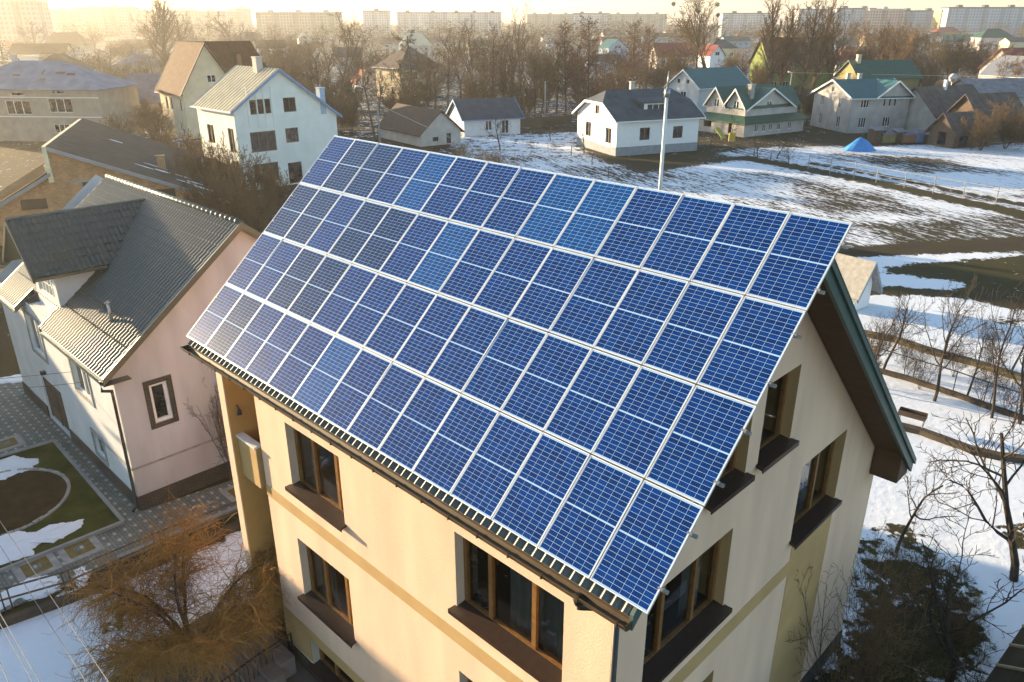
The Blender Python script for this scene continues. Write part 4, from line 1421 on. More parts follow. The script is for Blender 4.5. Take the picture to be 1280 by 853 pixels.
house('brown_barn', 'brown barn with gable end and pale door near the frame edge', at(1228, 182), 20, 9, 8.5, 2.5, 7.0, M_TIMBER, M_BARN, .6, wins=[('left', 2.0, .2, 1.4, 1.9, 1), ('front', 3, .2, 1.4, 1.9, 1)], wf=M_STONE)
house('long_grey_shed', 'long low shed with blue-grey roof behind the barns', at(1215, 142), 8, 42, 10, 3.4, 6.3, M_GREYW, M_ASBEST, .5)
house('arched_roof_house', 'white house with rounded pale metal roof among brown thickets', at(1222, 125), -62, 17, 9.5, 6.0, 9.8, M_PALE, M_GALV, .6, 'halfhip', wins=[('right', 3.6, 5.6, 1.6, 1.7, 2)], trim=M_WHITE)
house('lime_green_house', 'lime-green house with steep brown roof behind bare poplars', at(958, 113), 10, 19, 11, 7.0, 13.2, M_LIME, M_BARN, .6, wins=[('front', 1.2, 4.0, 1.2, 2.4, 1), ('front', 3.6, 3.2, 1.2, 3.2, 1), ('front', 6, 4.0, 1.2, 2.4, 1), ('front', 13, 3.8, 2.2, 2.0), ('front', 1.2, .4, 1.6, 1.8), ('front', 4.5, .4, 1.6, 1.8)], wf=M_TRIM, chim=[(9, 6, 14.2)])
U_ = house('half_built_house', 'unfinished pale-yellow house with brown roof and exposed white joist ends', org(at(501, 124), -45, 9.5), -45, 9.5, 12.5, 7.2, 11.6, M_YELLOW, M_BARN, .7, 'hip', wins=[('front', 1.5, 4.2, 1.2, 1.9), ('front', 6, 4.2, 1.2, 1.9), ('front', 1.5, .8, 1.2, 1.9), ('front', 6, .8, 1.2, 1.9), ('right', 4, 4.2, 1.4, 1.8), ('right', 8, 4.2, 1.4, 1.8)])
jb = MB()
for i in range(9):
    jb.box(-.2 + i * 1.2, .15 + i * 1.2, -1.15, -.05, 6.72, 6.95)
jb.build('joist_end', M_TRIM, U_)
# little well house beyond the verge
house('well_house', 'tiny white well house with pale plank roof in the snowy garden', org(at(1056, 388), -52, 1.6), -52, 2.1, 1.9, 1.75, 3.2, M_WHITE, M_STONE, .45, trim=M_BASE, seams=0)
# brown roof corner at the lower right
a_, b_ = np.array(at(1231, 853, 2.3)), np.array(at(1284, 775, 2.3))
hd = math.degrees(math.atan2(*(a_ - b_)[::-1]))
q_ = b_ - D(hd) * 2.6 + D(hd + 90) * .35
house('garden_shed', 'brown sheet-metal shed roof cutting the bottom corner beside the apple tree', q_, hd, 9, 4.0, 2.5, 3.4, M_TIMBER, M_SHEETB, .35, seams=10)

# ------------------------------------------------------------------ far houses
FAR = [  # px, base row, width px, depth m, eave m, ridge m, heading, wall, roof, kind, label
    (82, 66, 46, 10, 5.0, 11.5, 5, M_BEIGE, M_DARKROOF, 'hip', 'tall dark hipped roof rising out of the left haze'),
    (50, 84, 60, 11, 5.5, 9.0, 8, M_YELLOW, M_SHEETB, 'gable', 'tan house with broad gable in the haze beyond the blue roof'),
    (92, 84, 34, 9, 4.0, 5.6, 0, M_YELLOW, M_METROOF, 'gable', 'low yellow house with snowy roof beside the tan gable'),
    (44, 88, 30, 6, 5.0, 5.4, 2, M_PALE, M_CONC, 'hip', 'flat white box building behind the blue roof'),
    (72, 112, 62, 12, 5.0, 9.0, 10, M_BEIGE, M_DARKROOF, 'hip', 'house with dark hipped roof directly behind the blue roof'),
    (8, 78, 22, 8, 3.5, 5, 0, M_PALE, M_METROOF, 'gable', 'snow-covered roof below the hazy tower block'),
    (170, 98, 40, 10, 4.5, 8, 0, M_BEIGE, M_ASBEST, 'hip', 'dim grey roof under the tall hazy trees'),
    (312, 62, 30, 10, 6, 11, 5, M_BEIGE, M_SLATE, 'hip', 'hipped slate roof above the brown shingles'),
    (340, 72, 32, 9, 5, 8.5, 15, M_PALE, M_DARKROOF, 'gable', 'pale house with dark roof in the thicket beyond the brown roof'),
    (373, 55, 14, 9, 5, 9, -70, M_WHITE, M_SLATE, 'gable', 'small bright white gable in the haze'),
    (402, 52, 26, 9, 4, 7, 5, M_PALE, M_METROOF, 'gable', 'low pale roof behind the broad bare tree'),
    (437, 90, 28, 9, 5.5, 8.5, 10, M_PALE, M_SLATE, 'gable', 'white house with dark roof left of the half-built one'),
    (444, 118, 22, 6, 3.2, 6.0, -65, M_PALE, M_REDROOF, 'gable', 'small red-gabled house near the leaning utility pole'),
    (492, 62, 24, 9, 4, 7.5, 0, M_PALE, M_SLATE, 'gable', 'grey roof in the haze above the half-built house'),
    (520, 68, 36, 10, 5.5, 11.5, 10, M_GREYW, M_METROOF, 'hip', 'house with snow-covered hipped roof beyond the pine'),
    (512, 92, 40, 10, 5.5, 9, 12, M_GREYW, M_DARKROOF, 'hip', 'dark-roofed house under the snow-covered roof'),
    (560, 60, 34, 9, 4, 6.5, 0, M_PALE, M_ASBEST, 'gable', 'long low roof in the misty belt left of the forked tree'),
    (600, 66, 26, 9, 4, 7, 20, M_BEIGE, M_SLATE, 'gable', 'misty grey roof behind the twiggy tree belt'),
    (677, 52, 16, 9, 6, 11, -75, M_WHITE, M_SLATE, 'gable', 'white gabled house with dark round window on the misty skyline'),
    (696, 62, 24, 9, 4, 7, 0, M_PALE, M_SLATE, 'hip', 'slate hip roof just right of the white skyline gable'),
    (754, 72, 26, 9, 5, 9, -60, M_BLUEW, M_TEAL, 'gable', 'blue-grey gabled house between the larch-like trees'),
    (770, 62, 32, 9, 5, 8, 5, M_PALE, M_REDROOF, 'gable', 'red roof above the blue-grey gable'),
    (757, 90, 38, 8, 4, 6, 8, M_BLUEW, M_SLATE, 'gable', 'low blue house behind the small dark spruce'),
    (768, 50, 28, 9, 5, 9, 20, M_PALE, M_ASBEST, 'gable', 'pale grey gable on the misty skyline'),
    (828, 55, 46, 10, 6, 9, 0, M_BLUEW, M_SHEETB, 'hip', 'blue and orange building left of the great bare tree'),
    (845, 86, 48, 10, 5, 9.5, 10, M_GREYW, M_REDROOF, 'gable', 'wide dull-red roof behind the great bare tree'),
    (878, 84, 22, 8, 5, 8.5, -60, M_WHITE, M_REDROOF, 'gable', 'white gable tucked under the great bare tree'),
    (903, 76, 34, 10, 6, 9.5, 8, M_YELLOW, M_SLATE, 'hip', 'cream house with dark hipped roof right of the great bare tree'),
    (922, 60, 34, 9, 5, 8, 20, M_BLUEW, M_TEAL, 'gable', 'pale blue roof between bare trees'),
    (938, 50, 30, 9, 5, 8, 0, M_PALE, M_REDROOF, 'gable', 'brownish-red roof far behind the lime-green house'),
    (1010, 55, 26, 9, 5, 8, 10, M_YELLOW, M_DARKROOF, 'gable', 'yellow house front far behind the poplars'),
    (1066, 96, 44, 10, 5.5, 9.5, 5, M_GREYW, M_REDROOF, 'hip', 'deep-red hipped roof behind the large grey house'),
    (1058, 66, 30, 9, 5, 8, 10, M_BLUEW, M_TEAL, 'gable', 'blue-roofed house above the deep-red roof'),
    (1092, 58, 22, 9, 6, 9, 0, M_YELLOW, M_SLATE, 'gable', 'small yellow house amid the right-hand thicket'),
    (1184, 52, 30, 10, 9, 13, 10, M_ORANGE, M_REDROOF, 'hip', 'orange house with red roof in front of the yellow-ended tower block'),
    (1196, 64, 32, 10, 6, 10, -30, M_PALE, M_TEAL, 'gable', 'pale house with blue-grey roof below the orange one'),
    (1224, 54, 34, 10, 5, 9, 15, M_YELLOW, M_METROOF, 'gable', 'yellow house with snowy roof before the tower blocks'),
    (1243, 66, 38, 12, 9, 13.5, 0, M_PINK, M_GREENR, 'hip', 'pinkish two-storey house with bright green roof'),
    (1272, 68, 26, 9, 7, 9, 5, M_YELLOW, M_SLATE, 'gable', 'yellow house at the edge beside the green roof'),
    (1278, 112, 44, 10, 5.5, 10.5, 25, M_GREYW, M_REDROOF, 'gable', 'red-roofed house at the frame edge above the grey shed'),
    (1150, 55, 22, 9, 5, 8, 0, M_ORANGE, M_DARKROOF, 'gable', 'orange-walled house behind the golden willow'),
    (985, 48, 40, 10, 7, 8.5, 0, M_YELLOW, M_METROOF, 'hip', 'long bright yellow building behind the poplar tops'),
]
for px, yb, wpx, dep, he, hr, hd, wm, rm, kd, lab in FAR:
    c = np.array(at(px, yb))
    sc = math.hypot(c[1], CH) / FPX
    L = wpx * sc
    if abs(hd) > 45:
        L, dep = dep, L
    q = c - D(hd) * L / 2
    n_ = max(2, int(L / 5))
    ws = row('front', L * .12, he * .35, min(1.6, L * .2), min(1.6, he * .35), n_, (L * .76 - n_ * min(1.6, L * .2)) / max(1, n_ - 1))
    if abs(hd) > 45:
        ws = [('right' if hd < 0 else 'left', dep * .35, he * .9, dep * .3, 1.4)]
    house('far_house', lab, q, hd, L, dep, he, hr, wm, rm, .5, kd, wins=ws, group='houses of the far neighbourhood')
# many more roofs melting into the haze
rnd = random.Random(5)
blocked = [(f[0], f[1]) for f in FAR]
items = []
for x0, x1, yb, n_ in ((-40, 420, 50, 7), (-40, 420, 46, 6), (420, 860, 47, 9), (420, 900, 52, 6), (860, 1300, 46, 8), (900, 1180, 52, 5)):
    for i in range(n_):
        items.append((x0 + (x1 - x0) * (i + rnd.uniform(.2, .8)) / n_, yb + rnd.uniform(-1.5, 1.5)))
items.sort()
nms = ['brown', 'grey', 'red', 'pale']
zone_names = [(-100, 210, 'in the glow at the far edge of town'), (210, 430, 'on the misty skyline above the brown shingle roof'), (430, 640, 'on the misty skyline above the tree belt'), (640, 860, 'on the skyline beyond the larch-like trees'), (860, 1060, 'on the skyline behind the poplars'), (1060, 1400, 'at the feet of the tower blocks')]
zc = {}
for px, yb in items:
    k = rnd.randrange(4)
    c = np.array(at(px, yb))
    hd = rnd.uniform(-20, 40)
    L, dep = rnd.uniform(9, 15), rnd.uniform(8, 10)
    he, hr = rnd.uniform(3.5, 6.5), rnd.uniform(8, 11.5)
    zn = [z for z in zone_names if z[0] <= px < z[1]][0][2]
    zc[(zn, k)] = zc.get((zn, k), -1) + 1
    house('far_house', f'tiny {nms[k]}-roofed house {zn}, {ORD[zc[(zn, k)]]}' if True else '', c, hd, L, dep, he, hr, [M_YELLOW, M_PALE, M_PALE, M_BEIGE][k], [M_SHEETB, M_SLATE, M_REDROOF, M_METROOF][k], .5, rnd.choice(['gable', 'gable', 'hip']),
          group='roofs along the skyline')
# ------------------------------------------------------------------ apartment blocks on the skyline


def facade(name, wall, win):
    m = bpy.data.materials.new(name)
    m.use_nodes = True
    nt = m.node_tree
    p = nt.nodes['Principled BSDF']
    p.inputs['Roughness'].default_value = .8
    tc = nt.nodes.new('ShaderNodeTexCoord')
    sp = nt.nodes.new('ShaderNodeSeparateXYZ')
    nt.links.new(tc.outputs['Object'], sp.inputs[0])
    u = math_node(nt, 'ADD', sp.outputs[0], sp.outputs[1])
    fu = math_node(nt, 'FRACT', math_node(nt, 'DIVIDE', u, 3.2))
    fv = math_node(nt, 'FRACT', math_node(nt, 'DIVIDE', sp.outputs[2], 2.9))
    a = math_node(nt, 'MULTIPLY', math_node(nt, 'GREATER_THAN', fu, .45), math_node(nt, 'GREATER_THAN', fv, .45))
    st = math_node(nt, 'GREATER_THAN', math_node(nt, 'FRACT', math_node(nt, 'DIVIDE', u, 19.0)), .72)
    wc = mixc(nt, st, wall, tuple(c * .72 for c in wall))
    nt.links.new(mixc(nt, a, wc, win), p.inputs['Base Color'])
    return m


FAC = {k: facade('facade_' + k, w, g) for k, w, g in (('white', (.55, .58, .62), (.24, .27, .32)), ('blue', (.42, .50, .60), (.22, .27, .35)), ('cream', (.50, .43, .34), (.30, .26, .22)), ('pink', (.55, .40, .36), (.15, .13, .13)), ('yellow', (.70, .55, .22), (.3, .24, .12)), ('grey', (.38, .37, .34), (.25, .24, .22)))}  # most window colours drawn towards the wall's, haze put into the colour
BLOCKS = [  # x0, x1, top row, distance, kind, label
    (-45, 33, 1, 640, 'grey', 'huge hazy tower block at the upper left corner'),
    (35, 88, 12, 980, 'grey', 'hazy slab block right of the corner tower'),
    (89, 104, 13, 960, 'cream', 'narrow pale stair tower between two hazy slabs'),
    (105, 128, 9, 1000, 'grey', 'hazy slab block rising a little above its neighbours'),
    (129, 165, 8, 1010, 'grey', 'hazy slab block behind the tall bare trees'),
    (166, 235, 12, 1050, 'cream', 'faint long slab above the brown-roofed house'),
    (236, 296, 13, 1120, 'grey', 'faint low slab right of the rounded bare tree'),
    (297, 311, 10, 1150, 'grey', 'small faint tower above the brown ridge'),
    (327, 420, 15, 900, 'cream', 'very long brown-grey block behind the broad bare tree'),
    (456, 486, 13, 1100, 'white', 'stepped pale block above the half-built house'),
    (498, 522, 15, 1100, 'white', 'small pale block beside the stepped one'),
    (523, 560, 15, 1120, 'white', 'pale slab with a bright gable end above the pine'),
    (561, 625, 15, 1150, 'white', 'long pale slab left of the tall forked tree'),
    (660, 715, 17, 1250, 'cream', 'faint cream block behind the larch-like trees'),
    (717, 760, 16, 1250, 'white', 'faint white block above the blue-grey gable'),
    (762, 830, 17, 1250, 'cream', 'faint long block left of the great bare tree'),
    (905, 960, 16, 1100, 'white', 'pale block between the great tree and the poplars'),
    (1000, 1046, 11, 1050, 'white', 'white tower slab behind the poplar tops'),
    (1047, 1086, 10, 1040, 'blue', 'bluish tower slab right of the poplars'),
    (1087, 1121, 11, 1040, 'pink', 'pinkish tower slab in the right-hand skyline'),
    (1122, 1143, 13, 1060, 'white', 'narrow white slab next to the pinkish one'),
    (1144, 1174, 13, 1060, 'blue', 'bluish slab left of the yellow stair end'),
    (1175, 1193, 12, 1020, 'yellow', 'bright yellow end of the long white tower block'),
    (1194, 1264, 9, 1025, 'blue', 'long bluish-white tower block with dark roofline'),
    (1265, 1340, 11, 1060, 'cream', 'pinkish-cream tower block at the right skyline end'),
]
for x0, x1, yt, dist, k, lab in BLOCKS:
    t_ = ray((x0 + x1) / 2, 40)
    hx = np.array([t_[0], t_[1]]) / math.hypot(t_[0], t_[1])
    c = hx * dist
    L = (x1 - x0) / FPX * dist / max(.5, hx[1]) * .97
    h = height_at(c, yt + 1.5)
    e = empty('apartment_block', (c[0], c[1], 0), 0)
    tag(e, lab, 'apartment block', 'apartment blocks on the skyline')
    b = MB()
    dpt = 16
    b.box(-L / 2, L / 2, 0, dpt, 0, h)
    n_ = max(1, int(L / 22))
    for i in range(n_):              # projecting bays
        xx = -L / 2 + L * (i + .5) / n_
        b.box(xx - 3.2, xx + 3.2, -1.4, -.002, 0, h - 1.0)
    b.build('wall', FAC[k], e)
    r_ = MB()
    r_.box(-L / 2 - .4, L / 2 + .4, -.5, dpt + .4, h + .002, h + 1.2)
    for i in range(n_):
        xx = -L / 2 + L * (i + .5) / n_
        r_.box(xx - 2.5, xx + 2.5, 4, 9, h + 1.2, h + 3.4)
    r_.build('roof', M_SLATE if k in ('blue', 'white') else M_GREYW, e)

# thin far mast over the brown-grey block
e = empty('lattice_mast', (*(ray(393, 40)[:2] * 880 / ray(393, 40)[1]), 0))
tag(e, 'thin lattice mast over the long brown-grey block', 'mast')
m_ = MB()
for i in range(4):
    a = math.pi / 4 + i * math.pi / 2
    m_.tube([(2 * math.cos(a), 2 * math.sin(a), 0), (.3 * math.cos(a), .3 * math.sin(a), 46)], .18, 4)
for z in range(0, 44, 4):
    w_ = 2 - 1.7 * z / 46
    for i in range(4):
        a, b = math.pi / 4 + i * math.pi / 2, math.pi / 4 + (i + 1) * math.pi / 2
        m_.tube([(w_ * math.cos(a), w_ * math.sin(a), z), (w_ * .92 * math.cos(b), w_ * .92 * math.sin(b), z + 4)], .1, 3)
m_.build('lattice', M_GALV, e)

# unseen houses added outside the frame to the left, to shade the yard
house('unseen_shading_house', 'unseen tall cream house added beyond the left edge to shade the yard', at(-560, 520), -45, 13, 10, 7.0, 11.0, M_YELLOW, M_SLATE, .5, wins=row('right', 1, 4, 1.4, 1.6, 3, 1.4))
house('unseen_shading_house', 'unseen tall grey house added beyond the left edge for shade, next to the brick house', at(-430, 330), -40, 14, 10, 6.5, 10.5, M_GREYW, M_SLATE, .5, wins=row('right', 1, 4, 1.4, 1.6, 3, 1.4))

# ------------------------------------------------------------------ yard, paths, walls and fences
def poly_sheet(name, px, z, mt, kind='structure', th=None):
    b = MB()
    pts = [(*at(*q), z) for q in px]
    area = sum(a[0] * c[1] - c[0] * a[1] for a, c in zip(pts, pts[1:] + pts[:1]))
    if area < 0:
        pts = pts[::-1]
    if th:
        b.slab(pts, th)
    else:
        b.poly(pts)
    o = b.build(name, mt)
    struct(o, kind)
    return o


def paver_mat():
    m = bpy.data.materials.new('paving')
    m.use_nodes = True
    nt = m.node_tree
    p = nt.nodes['Principled BSDF']
    p.inputs['Roughness'].default_value = .85
    tc = nt.nodes.new('ShaderNodeTexCoord')
    mp = nt.nodes.new('ShaderNodeMapping')
    mp.inputs['Rotation'].default_value = (0, 0, -PSI)
    nt.links.new(tc.outputs['Object'], mp.inputs[0])
    br = nt.nodes.new('ShaderNodeTexBrick')
    br.inputs['Scale'].default_value = 1
    br.inputs['Brick Width'].default_value = .24
    br.inputs['Row Height'].default_value = .12
    br.inputs['Mortar Size'].default_value = .008
    br.inputs['Color1'].default_value = (.15, .16, .14, 1)
    br.inputs['Color2'].default_value = (.19, .20, .17, 1)
    br.inputs['Mortar'].default_value = (.06, .06, .055, 1)
    nt.links.new(mp.outputs[0], br.inputs['Vector'])
    sp = nt.nodes.new('ShaderNodeSeparateXYZ')
    nt.links.new(mp.outputs[0], sp.inputs[0])
    a = math_node(nt, 'LESS_THAN', math_node(nt, 'FRACT', math_node(nt, 'DIVIDE', sp.outputs[0], .48)), .36)
    b = math_node(nt, 'LESS_THAN', math_node(nt, 'FRACT', math_node(nt, 'DIVIDE', sp.outputs[1], .36)), .30)
    c = mixc(nt, math_node(nt, 'MULTIPLY', a, b), br.outputs['Color'], (.40, .38, .32))
    nz = nt.nodes.new('ShaderNodeTexNoise')
    nz.inputs['Scale'].default_value = .9
    nz.inputs['Detail'].default_value = 6
    nt.links.new(tc.outputs['Object'], nz.inputs['Vector'])
    sc = nt.nodes.new('ShaderNodeVectorMath')
    sc.operation = 'SCALE'
    nt.links.new(c, sc.inputs[0])
    nt.links.new(math_node(nt, 'MULTIPLY_ADD', nz.outputs['Fac'], .9, .5), sc.inputs['Scale'])
    nt.links.new(sc.outputs[0], p.inputs['Base Color'])
    bp = nt.nodes.new('ShaderNodeBump')
    bp.inputs['Strength'].default_value = .5
    bp.inputs['Distance'].default_value = .01
    bp.invert = True
    nt.links.new(br.outputs['Fac'], bp.inputs['Height'])
    nt.links.new(bp.outputs[0], p.inputs['Normal'])
    return m


M_PAVE = paver_mat()
M_LAWN = mat('winter_lawn', (.075, .075, .018), .95, .5, 1.2, .8, 25, col2=(.035, .040, .010), spec=.1)
M_SOIL = mat('bed_soil', (.060, .040, .018), .95, .4, 2.0, .8, 18, col2=(.035, .024, .010), spec=.1)
poly_sheet('pavement', [(-90, 470), (0, 474), (38, 481), (100, 560), (177, 640), (302, 597), (342, 585), (346, 612), (250, 655), (160, 698), (0, 768), (-90, 806)], .035, M_PAVE)
lawn_px = [(68, 553), (155, 655), (0, 717), (-90, 752), (-90, 592), (0, 573)]
poly_sheet('lawn', lawn_px, .05, M_LAWN)
kb = MB()
lp = [at(*q) for q in lawn_px]
for a, b in list(zip(lp, lp[1:] + lp[:1]))[:3] + [(lp[-1], lp[0])]:
    kb.beam((*a, .06), (*b, .06), .12, .16)
tag(kb.build('kerb', M_CONC), '', 'kerb')
bpy.data.objects['kerb']['kind'] = 'structure'
poly_sheet('courtyard', [(205, 800), (262, 765), (330, 770), (352, 775), (420, 853), (430, 940), (200, 960), (170, 850)], .02, mat('worn_paving', (.15, .125, .10), .9, .35, 1.5, .5, 10))
# inlaid ornamental paving squares
M_OCHP = mat('ochre_pavers', (.20, .145, .05), .9, .3, 6.0)
for px in ((100, 687), (46, 710), (22, 600), (8, 556), (302, 615)):
    c = np.array(at(*px))
    b = MB()
    for s_, z, k in ((.62, .042, 0), (.40, .048, 1), (.16, .054, 2)):
        q = [c + EV * s_ * i + NV * s_ * j for i, j in ((-1, -1), (1, -1), (1, 1), (-1, 1))]
        b.poly([(x[0], x[1], z) for x in q], k)
    struct(b.build('pavement', [M_STONE, M_OCHP, M_PAVE]))
# round flower bed with a ring of pale stones
bc = np.array(at(-4, 632))
br_ = 2.35
b = MB()
b.poly([(bc[0] + br_ * math.cos(t_ * .1309), bc[1] + br_ * math.sin(t_ * .1309), .056) for t_ in range(48)])
struct(b.build('flower_bed_soil', M_SOIL))
b = MB()
rr = random.Random(3)
for i in range(72):
    a0, a1 = i * 2 * math.pi / 72, (i + .88) * 2 * math.pi / 72
    h = .09 + rr.uniform(0, .04)
    q = [(bc[0] + r * math.cos(a), bc[1] + r * math.sin(a), h) for r, a in ((br_, a0), (br_ + .12, a0), (br_ + .12, a1), (br_, a1))]
    b.slab(q[::1], .08)
tag(b.build('stone_edging', M_STONE), 'ring of small pale stones edging the round flower bed', 'edging')


def snow_patch(px, z, th=.05, seed=0):
    """thin lens of old snow with a ragged rim"""
    rr = random.Random(seed)
    P_ = [np.array(at(*q)) for q in px]
    out = []
    for a, b in zip(P_, P_[1:] + P_[:1]):
        n_ = max(2, int(np.hypot(*(b - a)) / .10))
        for i in range(n_):
            out.append(a + (b - a) * i / n_ + np.array([rr.uniform(-.05, .05), rr.uniform(-.05, .05)]))
    c = sum(out) / len(out)
    b = MB()
    n_ = len(out)
    for k, s_ in enumerate((1, .93, .8, .5)):
        for q in out:
            w_ = c + (q - c) * s_
            b.v.append((w_[0], w_[1], z + th * (0, .6, .9, 1.0)[k] + (rr.uniform(-.012, .012) if k else 0)))
    b.v.append((c[0], c[1], z + th))
    for k in range(3):
        for i in range(n_):
            j = (i + 1) % n_
            b.f.append((k * n_ + i, k * n_ + j, (k + 1) * n_ + j, (k + 1) * n_ + i))
            b.m.append(0)
    for i in range(n_):
        b.f.append((3 * n_ + i, 3 * n_ + (i + 1) % n_, 4 * n_))
        b.m.append(0)
    o = b.build('snow', M_SNOW, None, True)
    struct(o, 'stuff')


snow_patch([(-60, 585), (0, 577), (18, 571), (28, 574), (48, 575), (50, 579), (40, 585), (44, 588), (20, 594), (8, 601), (-30, 606)], .05, .06, 1)
snow_patch([(-60, 690), (0, 672), (20, 666), (48, 668), (53, 672), (54, 664), (66, 657), (84, 655), (106, 651), (102, 661), (92, 668), (66, 680), (58, 674), (42, 688), (44, 694), (0, 709), (-60, 726)], .05, .07, 2)
snow_patch([(-40, 752), (0, 742), (38, 722), (60, 718), (78, 722), (76, 738), (40, 752), (28, 748), (0, 765), (-40, 774)], .0, .06, 3)
snow_patch([(92, 712), (104, 707), (108, 713), (120, 712), (110, 722), (108, 732), (96, 736)], .0, .05, 4)
snow_patch([(0, 474), (24, 469), (38, 472), (38, 478), (0, 481), (-40, 484), (-40, 478)], .036, .05, 5)


def px_fence(name, label, pts, h, post_r, rails, mt, mesh_wires=0, cat='fence', gap=2.0, pair=0.0, panel=False):
    P_ = [np.array(at(*q)) for q in pts]
    e = empty(name, (P_[0][0], P_[0][1], 0))
    tag(e, label, cat)
    o_ = P_[0]
    posts = MB
    rl = MB()
    wr = MB()
    for a, b in zip(P_, P_[1:]):
        L = np.hypot(*(b - a))
        n_ = max(1, int(round(L / gap)))
        for i in range(n_ + (1 if b is P_[-1] else 0)):
            q = a + (b - a) * i / n_ - o_
            for k in ((-pair, pair) if pair else (0,)):
                w_ = q + (b - a) / L * k
                pm = MB()
                pm.tube([(w_[0], w_[1], -.1), (w_[0], w_[1], h + .05)], post_r, 6)
                pm.build('post', mt, e)
        for z in rails:
            rl.beam((*(a - o_), z * h), (*(b - o_), z * h), .045, .045)
        for i in range(mesh_wires):
            z = h * (i + .5) / mesh_wires
            wr.beam((*(a - o_), z), (*(b - o_), z), .008, .008)
        if mesh_wires:
            m_ = int(L / .25)
            for i in range(m_):
                q = a + (b - a) * i / m_ - o_
                wr.beam((*q, .05), (q[0], q[1], h), .008, .008)
        if panel:
            d = (b - a) / L
            t_ = np.array([-d[1], d[0]]) * .03
            q = [(*(a - o_ - t_), .1), (*(b - o_ - t_), .1), (*(b - o_ + t_), .1), (*(a - o_ + t_), .1)]
            wr.slab([(x, y, h) for x, y, _ in q], h - .1)
    if rl.v:
        rl.build('rail', mt, e)
    if wr.v:
        wr.build('wire_mesh' if mesh_wires else 'infill', mt, e)
    return e


px_fence('metal_fence', 'low rusty metal fence with paired posts along the paved path', [(-40, 780), (12, 764), (88, 742), (200, 692), (330, 640)], .85, .022, [.55, 1.0], M_BROWNM, gap=4.2, pair=.10)


def low_wall(name, label, pts, w, h, mt):
    b = MB()
    P_ = [at(*q) for q in pts]
    for i, (p, q) in enumerate(zip(P_, P_[1:])):
        b.beam((*p, h / 2 - .1 + i * .002), (*q, h / 2 - .1 + i * .002), w, h + .2)
    tag(b.build(name, mt), label, 'low wall')


M_MOSSY = mat('mossy_stone', (.16, .12, .07), .95, .4, 2.0, .8, 8, col2=(.07, .06, .03))
M_MOSSD = mat('dark_mossy_stone', (.085, .065, .045), .95, .4, 2.0, .8, 8, col2=(.05, .04, .03))
low_wall('kerb_wall', 'low grey-brown kerb wall between the metal fence and the snow strip', [(-60, 796), (0, 784), (130, 735), (250, 683), (345, 636)], .22, .22, M_MOSSD)
low_wall('kerb_wall', 'pale concrete strip under the railings beside the paved path', [(150, 700), (240, 662), (345, 618)], .18, .16, M_CONC)
low_wall('garden_wall', 'mossy brown ridge wall crossing the snowy garden beyond the mesh fence', [(1078, 418), (1120, 427), (1160, 440), (1215, 455), (1262, 470), (1310, 484)], .50, .22, M_MOSSY)
low_wall('terrace_edge', 'dark earth terrace edge across the snow below the brazier', [(1118, 533), (1150, 541), (1180, 552), (1215, 565), (1250, 573), (1310, 580)], .36, .20, M_MOSSD)
low_wall('fence_base', 'brown timber base board under the garden mesh fence', [(1086, 462), (1130, 474), (1190, 494), (1240, 512), (1310, 536)], .16, .22, M_MOSSD)
px_fence('mesh_fence', 'dark metal garden fence of framed mesh panels with a gate', [(1090, 462), (1140, 478), (1190, 494), (1228, 508), (1236, 511), (1285, 528)], 1.25, .025, [.08, 1.0], M_DARKM, mesh_wires=0, gap=1.6)
# field fence: eight thin posts with wire
px_fence('wire_fence', 'line of thin posts and wires between the two snowy fields', [(1010, 211), (1037, 217), (1067, 222.5), (1095, 228), (1130, 235), (1166, 241.5), (1203, 248), (1244, 256), (1300, 267)], 1.75, .045, [.5, .95], M_CONC, gap=40)
px_fence('board_fence', 'brown board fence with gates beyond the white outhouse', [(648, 160), (678, 159), (714, 156)], 1.7, .06, [], M_BROWNM, panel=True, gap=3)
px_fence('rail_fence', 'thin brown rail fence on the snow before the white bungalow', [(714, 195), (740, 206), (760, 224)], 1.3, .05, [.9], M_TIMBER, gap=12)
px_fence('yard_fence', 'low dark wire fence in front of the twin-gabled house', [(888, 186), (920, 190), (942, 197), (985, 207)], 1.1, .05, [.3, .95], M_DARKM, gap=4)
# brazier on legs
bz = empty('brazier', (*at(1138, 531), 0), R(-38))
tag(bz, 'rusty brown box brazier on thin legs standing in the snow', 'brazier')
b = MB()
b.box(-.55, .55, -.2, .2, .42, .44)
b.box(-.55, .55, -.22, -.2, .42, .66)
b.box(-.55, .55, .2, .22, .42, .66)
b.box(-.57, -.55, -.22, .22, .42, .66)
b.box(.55, .57, -.22, .22, .42, .66)
b.build('firebox', M_TIMBER, bz)
for x in (-.5, .5):
    for y in (-.18, .18):
        b = MB()
        b.tube([(x, y, 0), (x, y, .42)], .015, 6)
        b.build('leg', M_DARKM, bz)
# entrance steps and little iron gate at the house corner
st = empty('entrance_steps', (HO[0], HO[1], 0), PSI)
tag(st, 'worn pinkish-grey stone steps beside the orange fin wall', 'steps')
for i in range(4):
    b = MB()
    b.box(.98, 2.9 + .2 * i, -.2 - .42 * (i + 1) + .5, -.2 - .42 * i + .5, -.05, .62 - .15 * i - .002 * i)
    b.build('step', mat('step_stone', (.24, .19, .17), .9, .25, 3.0), st)
ga_, gb_ = np.array(at(338, 846)), np.array(at(368, 826))
gt_ = empty('iron_gate', (ga_[0], ga_[1], 0))
tag(gt_, 'small black wrought-iron gate at the foot of the steps', 'gate')
d = gb_ - ga_
b = MB()
for z in (.12, .98):
    b.beam((0, 0, z), (d[0], d[1], z), .035, .035)
for t_ in (0, 1):
    b.beam((d[0] * t_, d[1] * t_, 0), (d[0] * t_, d[1] * t_, 1.02), .04, .04)
for t_ in (.2, .8):
    b.beam((d[0] * t_, d[1] * t_, .25), (d[0] * t_, d[1] * t_, .85), .02, .02)
